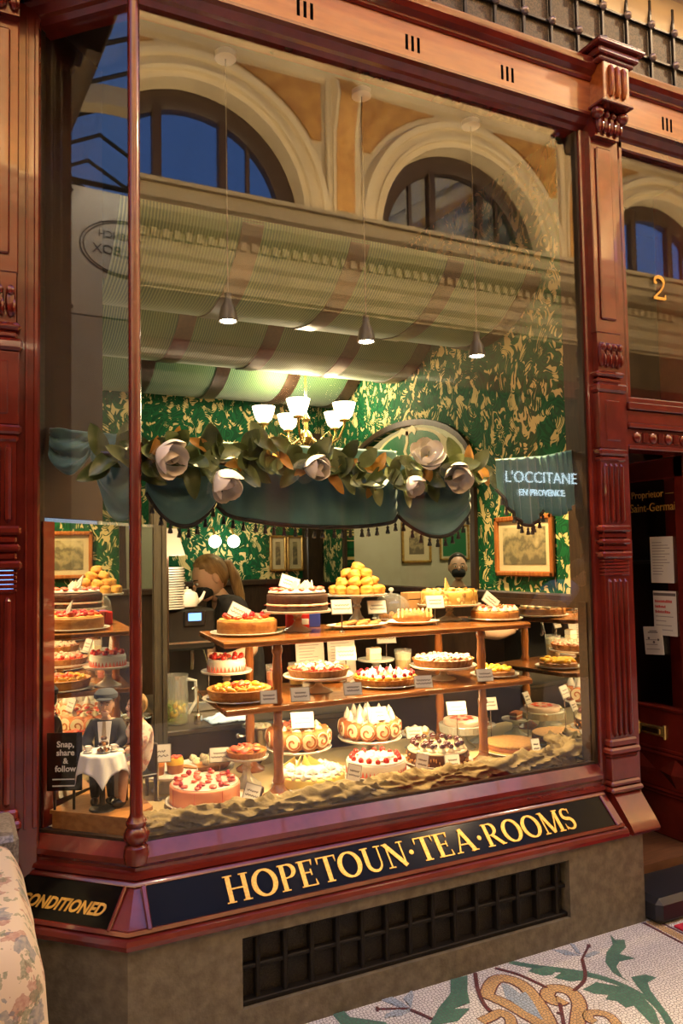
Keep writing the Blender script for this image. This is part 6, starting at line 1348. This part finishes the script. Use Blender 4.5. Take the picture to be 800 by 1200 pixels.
def stander(label, x, y, rz, h, top_m, leg_m, hair_m, lean=0.0, mask=None):
    t = thing('person', label, 'person', (x, y, FZ), rz); k = h/1.70; ln_ = lean
    def L(px, py, pz):
        if pz > .92: d = pz-.92; return (px*k, (py-math.sin(ln_)*d)*k, (.92+math.cos(ln_)*d)*k)
        return (px*k, py*k, pz*k)
    V = [L(0, 0, .92), L(0, 0, 1.08), L(0, .005, 1.28), L(0, 0, 1.42), L(0, -.01, 1.50), L(-.17, 0, 1.38), L(-.23, -.03, 1.12), L(-.20, -.16, .95), L(.17, 0, 1.38), L(.23, -.03, 1.12), L(.20, -.16, .95), L(-.095, 0, .86), L(-.10, -.01, .48), L(-.10, .01, .08), L(-.10, -.11, .035), L(.095, 0, .86), L(.10, -.01, .48), L(.10, .01, .08), L(.10, -.11, .035)]
    E = [(0, 1), (1, 2), (2, 3), (3, 4), (2, 5), (5, 6), (6, 7), (2, 8), (8, 9), (9, 10), (0, 11), (11, 12), (12, 13), (13, 14), (0, 15), (15, 16), (16, 17), (17, 18)]
    Rr = [.135, .12, .135, .06, .052, .062, .046, .030, .062, .046, .030, .088, .062, .044, .036, .088, .062, .044, .036]; Rr = [q*k for q in Rr]
    skin('body', V, E, Rr, M_skin, t)
    def sub(nm, keep, m_, g):
        ix = {q: i for i, q in enumerate(keep)}; skin(nm, [V[q] for q in keep], [(ix[a], ix[b]) for a, b in E if a in ix and b in ix], [Rr[q]*g+.004 for q in keep], m_, t)
    sub('shirt', [1, 2, 3, 5, 6, 8, 9], top_m, 1.14); sub('trousers', [0, 11, 12, 13, 15, 16, 17], leg_m, 1.10)
    hd = L(0, -.02, 1.60); face(t, Matrix.Translation(hd) @ Matrix.Rotation(ln_*.6, 4, 'X'), k, hair_m, mask)
    for i, sg in ((7, 1), (10, -1)): hand_mb(MB(), Matrix.Translation(V[i]) @ Matrix.Rotation(R(35), 4, 'X') @ Matrix.Diagonal((sg, 1, 1, 1)), k, .5).build('hand', M_skin, t)
    return t
stander('dark haired person in black with a mask in the side room arch', 3.12, 2.6, R(-30), 1.52, M_blackcloth, M_blackcloth, M_dkhair, 0.0, mat('black_mask', (.012, .012, .013), rough=.8))
stander('passer-by in a blue shirt bending forward, reflected in the front pane', 4.35, -3.2, R(100), 1.70, M_blue, M_blackcloth, M_dkhair, R(52))

# ------------------------------------------------------------------ dolls at the tea table, left corner of the display
sg_ = thing('display_stage', 'low honey wood stage under the doll tea party', 'stage')
o = MB().prism([(-.232, .258), (-.018, .058), (.075, .135), (.055, .44), (-.055, .455)], .055, TX(z=.590)).build('box', M_deck, sg_, smooth=False)
o = MB().prism([(-.240, .260), (-.018, .050), (.082, .133), (.060, .447), (-.057, .462)], .012, TX(z=.645)).build('top_board', M_deck, sg_, smooth=False)
ZS = .657
def doll(label, x, y, rz, m_body, m_leg, hair_m, cap=None, tie=False):
    t = thing('doll', label, 'doll', (x, y, ZS), rz)
    V = [(0, .02, .135), (0, .018, .185), (0, .012, .235), (0, .008, .275), (0, .0, .297), (-.046, .010, .258), (-.066, -.010, .205), (-.044, -.065, .190), (.046, .010, .258), (.066, -.010, .205), (.044, -.065, .190), (-.024, .0, .130), (-.028, -.060, .125), (-.028, -.066, .055), (-.028, -.066, .018), (-.028, -.092, .012), (.024, .0, .130), (.028, -.060, .125), (.028, -.066, .055), (.028, -.066, .018), (.028, -.092, .012)]
    E = [(0, 1), (1, 2), (2, 3), (3, 4), (2, 5), (5, 6), (6, 7), (2, 8), (8, 9), (9, 10), (0, 11), (11, 12), (12, 13), (13, 14), (14, 15), (0, 16), (16, 17), (17, 18), (18, 19), (19, 20)]
    Rr = [.040, .038, .040, .018, .015, .020, .017, .011, .020, .017, .011, .024, .021, .016, .012, .010, .024, .021, .016, .012, .010]
    skin('body', V, E, Rr, M_skin, t)
    def sub(nm, keep, m_, g):
        ix = {q: i for i, q in enumerate(keep)}; skin(nm, [V[q] for q in keep], [(ix[a], ix[b]) for a, b in E if a in ix and b in ix], [Rr[q]*g+.0015 for q in keep], m_, t)
    sub('jacket' if tie else 'dress', [0, 1, 2, 3, 5, 6, 7, 8, 9, 10] if tie else [0, 1, 2, 5, 6, 8, 9, 11, 12, 16, 17], m_body, 1.12)
    sub('trousers' if tie else 'stockings', [0, 11, 12, 13, 14, 16, 17, 18, 19] if tie else [12, 13, 14], m_leg, 1.10)
    for sx in (-.028, .028): MB().ell((sx, -.080, .014), (.014, .026, .014), 10, 8).build('shoe', M_blackpl, t)
    Mh = Matrix.Translation((0, -.004, .330)); face(t, Mh, .34, hair_m)
    if tie:
        MB().prism([(-.024, .0), (.024, 0), (.016, -.085), (-.016, -.085)], .008, TX(0, -.030, .275, rx=R(82))).build('shirt_front', M_linen, t, smooth=False)
        MB().prism([(-.005, .0), (.005, 0), (.009, -.075), (0, -.086), (-.009, -.075)], .006, TX(0, -.040, .277, rx=R(82))).build('tie', mat('taupe_tie', (.30, .24, .17), rough=.6), t, smooth=False)
        MB().lathe([(.036, .350), (.042, .356), (.041, .370), (.026, .384), (0, .388)], (0, .004, 0), 20, rf=lambda a, q, z: q*(1+.12*math.cos(a+R(90)))).build('flat_cap', M_cap, t); MB().ell((0, -.040, .354), (.030, .022, .005), 14, 6).build('cap_peak', M_cap, t)
    for sx in (-1, 1): hand_mb(MB(), Matrix.Translation((sx*.044, -.062, .190)) @ Matrix.Diagonal((sx, 1, 1, 1)), .34, .3).build('hand', M_skin, t)
    c = thing('doll_chair', 'little wooden chair under the ' + ('capped' if tie else 'floral dressed') + ' doll', 'chair', (x, y, ZS), rz); MB().box(-.045, .045, -.035, .055, .085, .097, .003).build('seat', M_dkwood, c); MB().box(-.042, .042, .050, .058, .097, .20, .003).build('backrest', M_dkwood, c)
    for sx in (-.038, .038):
        for sy in (-.028, .050): MB().box(sx-.005, sx+.005, sy-.005, sy+.005, 0, .086).build('leg', M_dkwood, c, smooth=False)
    return t
doll('doll in flat cap, dark suit and tie at the tea table', -.045, .305, R(-18), M_suit, M_suit, M_dkhair, tie=True)
M_dollfl = mat('pale_floral_dress', (.74, .60, .48), (.62, .30, .24), 60, .8, lo=.52, hi=.62)
doll('doll in a pale floral dress half hidden by the corner column', .048, .215, R(-80), M_dollfl, M_linen, M_hair)
dt = thing('doll_table', 'tiny pedestal tea table under a white cloth', 'table', (-.078, .185, ZS)); MB().lathe([(.045, 0), (.042, .006), (.010, .014), (.009, .17), (.03, .18)], seg=20).build('pedestal', M_iron, dt); MB().lathe([(.06, .178), (.070, .182), (.070, .190), (0, .190)], seg=24).build('table_top', M_deck, dt)
def tcloth(u, v):
    x, y = (u-.5)*2*.128, (v-.5)*2*.128; r = math.hypot(x, y); a = math.atan2(y, x); R0 = .072
    if r <= R0: return (x, y, .1935)
    d = r-R0; rr = R0+.20*d+.004*math.sin(10*a)*min(1, d*30)
    return (rr*math.cos(a), rr*math.sin(a), .1935-d*.97)
# diamond-wise cloth: a corner hangs to the front
mb = MB(); mb.grid(tcloth, 36, 36); o = mb.build('tablecloth', M_linen, None, (-.078, .185, ZS), (0, 0, R(36)), ang=80); o.modifiers.new('s', 'SOLIDIFY').thickness = .0015; tag(o, 'small white tablecloth hanging in points on the doll table', 'tablecloth')
ZTT = ZS+.197
def dollcup(label, x, y):
    t = thing('doll_teacup', label, 'cup', (x, y, ZTT)); MB().lathe([(.014, 0), (.017, .003), (0, .003)], seg=16).build('saucer', M_china, t); MB().lathe([(.006, .003), (.010, .008), (.0115, .020), (.010, .020), (0, .008)], seg=16).build('bowl', M_china, t); MB().tube([(.010, 0, .016), (.017, 0, .014), (.010, 0, .007)], .0016, 6).build('handle', M_china, t)
dollcup('tiny white teacup on the left of the doll table', -.125, .185); dollcup('tiny white teacup on the right of the doll table', -.043, .165)
ts = thing('doll_cake_stand', 'tiny three tier stand with cakes on the doll table', 'cake stand', (-.078, .160, ZTT))
for z, r in ((0, .024), (.020, .019), (.038, .014)): MB().lathe([(r*.6, z), (r, z+.003), (r*.9, z+.003), (0, z+.0015)], seg=18).build('tier', M_china, ts)
MB().tube([(0, 0, 0), (0, 0, .054)], .0012, 6).build('rod', M_brass, ts)
for z, r, n in ((.003, .015, 6), (.023, .011, 4), (.041, .006, 3)):
    for k in range(n): tag(MB().ell((0, 0, .005), (.006, .005, .006), 8, 6, .3, k).build('tiny_cake', F['crust'] if k % 2 else F['choc'], None, (-.078+r*math.cos(k*6.28/n), .160+r*math.sin(k*6.28/n), ZTT+z)), 'tiny toy cake on the doll tier stand', 'toy cake', 'toy cakes on the tier stand')
# black notice with white words
sn = thing('black_notice', 'black upright notice with white words beside the doll table', 'sign', (-.195, .235, ZS), R(-24))
MB().box(-.060, .060, -.003, .003, .065, .260, .002).build('board', M_black, sn); 
for sx in (-.035, .030): MB().box(sx-.004, sx+.004, .004, .010, 0, .15).build('leg', M_iron, sn, smooth=False)
M_white = mat('white_print', (.75, .75, .75), rough=.5)
for s_, z, sz in (('Snap,', .212, .028), ('share', .184, .028), ('&', .157, .026), ('follow', .130, .028)):
    o = inst('words', font_mesh('words', s_, sz, M_white, bold=.0007, extrude=.0003, align='CENTER'), sn); o.matrix_local = Matrix(((1, 0, 0, .004), (0, 0, -1, -.0034), (0, 1, 0, z), (0, 0, 0, 1)))
for z in (.102, .080): MB().box(-.040, .035, -.0036, -.003, z, z+.004).build('small_line', M_white, sn, smooth=False)
# ------------------------------------------------------------------ teal swag valance with tassels
me_tas = MB().lathe([(.0, 0), (.003, -.004), (.007, -.010), (.0045, -.014), (.008, -.026), (.0095, -.034), (0, -.036)][::-1], seg=8).mesh('tassel', M_fringe)
def swag(label, P0, P1, zt0, zt1, zs0, zs1, zm, out=.03, nrm=(0, -1, 0), pleat=0.0, tassels=True, pw=.8, seed=0):
    P0, P1, nrm = Vector(P0), Vector(P1), Vector(nrm); t = thing('curtain_swag', label, 'valance')
    zt = lambda u: zt0+(zt1-zt0)*u
    zb = lambda u: (zs0+(zs1-zs0)*u)+(zm-(zs0+zs1)/2)*max(0.0, math.sin(math.pi*u))**pw
    def fn(u, v):
        p = P0.lerp(P1, u); z = zt(u)-v*(zt(u)-zb(u)); b = math.sin(math.pi*u)**.5 if 0 < u < 1 else 0
        o_ = out*b*(.3+.7*v)
        if pleat: o_ += pleat*math.sin(u*34+1.3*math.sin(u*9+seed))*(.5+.5*v)
        else: o_ += .013*b*math.sin(v*15+2.0*math.cos(math.pi*(u-.5)*1.1)+seed)+.004*math.sin(v*33+u*9)
        p = p+nrm*o_; return (p.x, p.y, z)
    mb = MB(); mb.grid(fn, 44, 22); o = mb.build('drape', M_teal, t, ang=80); o.modifiers.new('s', 'SOLIDIFY').thickness = .004
    if tassels:
        pts = [Vector(fn(i/30, 1.0)) for i in range(31)]
        MB().tube(pts, .008, 6).build('fringe_band', M_fringe, t, ang=80)
        L = sum((pts[i+1]-pts[i]).length for i in range(30)); n = max(3, int(L/.042))
        for k in range(n): q = Vector(fn((k+.5)/n, 1.0)); inst('tassel', me_tas, t, (q.x, q.y, q.z-.006))
    return t
nl = tuple(NL)
def PL(s, o=-.05): q = TL*s+NL*o; return (q.x, q.y, 0)
swag('small teal swag nearest the left pilaster', PL(.375), PL(.205), 1.972, 1.945, 1.90, 1.87, 1.80, .03, nl, tassels=False, pw=.6)
swag('teal tail of cloth falling beside the corner column in the side pane', PL(.205), PL(.035), 1.94, 1.93, 1.86, 1.66, 1.66, .02, nl, tassels=False, seed=2)
swag('teal swag just right of the corner column', (.055, .09, 0), (.305, .09, 0), 1.91, 1.92, 1.73, 1.72, 1.615, .035, seed=1)
swag('wide pleated teal valance under the middle of the garland', (.305, .085, 0), (1.055, .085, 0), 1.92, 1.92, 1.69, 1.665, 1.615, .015, pleat=.012, pw=.35)
swag('deep teal swag left of the bare gap by the arch frame', (1.050, .08, 0), (1.400, .08, 0), 1.90, 1.90, 1.66, 1.69, 1.575, .035, seed=3)
swag('last teal swag at the right end against the wallpaper', (1.545, .08, 0), (1.785, .08, 0), 1.905, 1.93, 1.78, 1.70, 1.625, .03, pleat=.010, seed=4)
swag('teal swag tucked beside the right window frame', (1.770, .075, 0), (1.965, .075, 0), 1.925, 1.965, 1.70, 1.74, 1.665, .03, pleat=.010, seed=6, tassels=False)
# ------------------------------------------------------------------ magnolia garland
gd = thing('garland', 'garland of magnolia leaves hung along the valance', 'garland')
MB().tube([(-.10, .075, 1.86), (.15, .05, 1.85), (.45, .045, 1.83), (.75, .045, 1.855), (1.05, .045, 1.87), (1.3, .05, 1.85), (1.46, .055, 1.85)], .008, 6).build('stem', M_dkwood, gd)
def leaf_mesh(m_, L, W, cup, bend):
    def fn(u, v):
        w_ = W*math.sin(math.pi*min(1, max(0, v)))**.65*(1-.25*v); x = (u-.5)*2*w_; z = cup*(x/W)**2*W-bend*v*v*L+.004*math.sin(v*14)*abs(u-.5)
        return (x, v*L, z)
    mb = MB(); mb.grid(fn, 6, 10); return mb.mesh('leaf', m_, ang=90)
LM = [leaf_mesh(M_leafd, .13, .036, .5, .25), leaf_mesh(M_leafd, .115, .038, .3, -.2), leaf_mesh(M_leafl, .12, .036, .4, .2), leaf_mesh(M_leafl, .10, .034, .2, -.25), leaf_mesh(M_leafb, .095, .024, .8, .3)]
rnd = random.Random(11)
def gz(x): return 1.840+.02*math.sin(x*5)
nleaf = 130
for i in range(nleaf):
    x = -.09+1.54*(i+rnd.random())/nleaf
    if x < .80: w_ = (4, 4, .8, .5, 1.6)
    else: w_ = (2, 2, 4, 4, 1.2)
    k = rnd.choices(range(5), w_)[0]; up_ = rnd.random()
    az = rnd.uniform(-180, 180); tiltv = rnd.uniform(-20, 75)
    d = Vector((math.cos(R(az))*.9, -.45*abs(math.sin(R(az*1.7)))-.15, math.sin(R(az))*.9+(.35 if up_ > .55 else -.15))).normalized()
    n_ = Vector((rnd.uniform(-.5, .5), -1, rnd.uniform(-.2, .6))); n_ = (n_-d*n_.dot(d)).normalized(); xx = d.cross(n_)
    M = Matrix((xx, d, n_)).transposed().to_4x4(); y = .050 if x > .02 else .08-.35*min(0, x)
    M.translation = Vector((x, y+rnd.uniform(-.012, .006), gz(x)+rnd.uniform(-.030, .030)))
    o = inst('leaf', LM[k], gd); o.matrix_local = M @ Matrix.Diagonal((1, rnd.uniform(.8, 1.15), 1, 1))
def petal_mesh(L, W, cup):
    def fn(u, v):
        w_ = W*math.sin(math.pi*(.06+.90*v))**.75; x = (u-.5)*2*w_; return (x, L*math.sin(v*1.35)*.9, L*.55*v*v+cup*(x*x)/W)
    mb = MB(); mb.grid(fn, 8, 10); return mb.mesh('petal', M_petal, ang=90)
PM = [petal_mesh(.092, .036, .7), petal_mesh(.070, .028, 1.0)]
def magnolia(label, x, y, z, rot, s, op):
    t = thing('magnolia_flower', label, 'flower', (x, y, z)); t.rotation_euler = rot; t.scale = (s*1.2,)*3
    for k in range(6): o = inst('petal', PM[0], t, (0, 0, 0), None); o.matrix_local = Matrix.Rotation(R(60*k+7*(k % 2)), 4, 'Z') @ Matrix.Rotation(R(op+6*(k % 3)), 4, 'X')
    for k in range(2): o = inst('petal', PM[1], t); o.matrix_local = Matrix.Rotation(R(180*k+30), 4, 'Z') @ Matrix.Rotation(R(op+30), 4, 'X')
    MB().ell((0, 0, .022), (.008, .008, .020), 10, 8).build('flower_centre', mat('flower_centre', (.55, .36, .08), (.40, .25, .05), 60, .6), t)
for a in (('white magnolia just right of the corner column', .080, .012, 1.868, (R(118), 0, R(30)), .98, 20), ('drooping white magnolia, lowest on the left half of the garland', .290, .012, 1.805, (R(140), 0, R(22)), 1.0, 26), ('plump white magnolia below the chandelier', .622, .010, 1.835, (R(100), R(-25), R(10)), .95, 36), ('open cream magnolia in front of the arch crest', 1.140, .010, 1.865, (R(55), 0, R(-20)), .90, 8), ('cream magnolia at the right end of the garland', 1.295, .012, 1.845, (R(125), 0, R(-30)), .90, 18), ('small pinkish magnolia low before the arch', 1.060, .010, 1.805, (R(135), 0, R(15)), .72, 26)): magnolia(*a)
# ------------------------------------------------------------------ floral cloth table at the left edge of the arcade
ft = thing('draped_table', 'table covered by a floral cloth at the left edge', 'table', (-.712, -.62, FZ))
def tc_fn(u, v):
    a = 2*math.pi*u; c, s_ = math.cos(a), math.sin(a); k = (abs(c)**9+abs(s_)**9)**(-1/9); top = .80
    if v < .35: q = v/.35; r = .325*q; z = top-.006*q**6
    else:
        q = (v-.35)/.65; r = .325+.018*min(1, q*10)+.055*q**1.4+.012*q*math.sin(9*a+1.0)+.006*q*math.sin(17*a); z = top-.010-(top-.03)*q
        if q < .1: r -= .012*(1-q/.1)**2
    return (r*k*c, r*k*s_, z)
mb = MB(); mb.grid(tc_fn, 120, 40); mb.build('floral_cloth', M_floral, ft, ang=70)
MB().lathe([(.20, 0), (.18, .02), (.03, .05), (.03, .77), (.2, .78)], seg=20).build('pedestal', M_dkwood, ft)
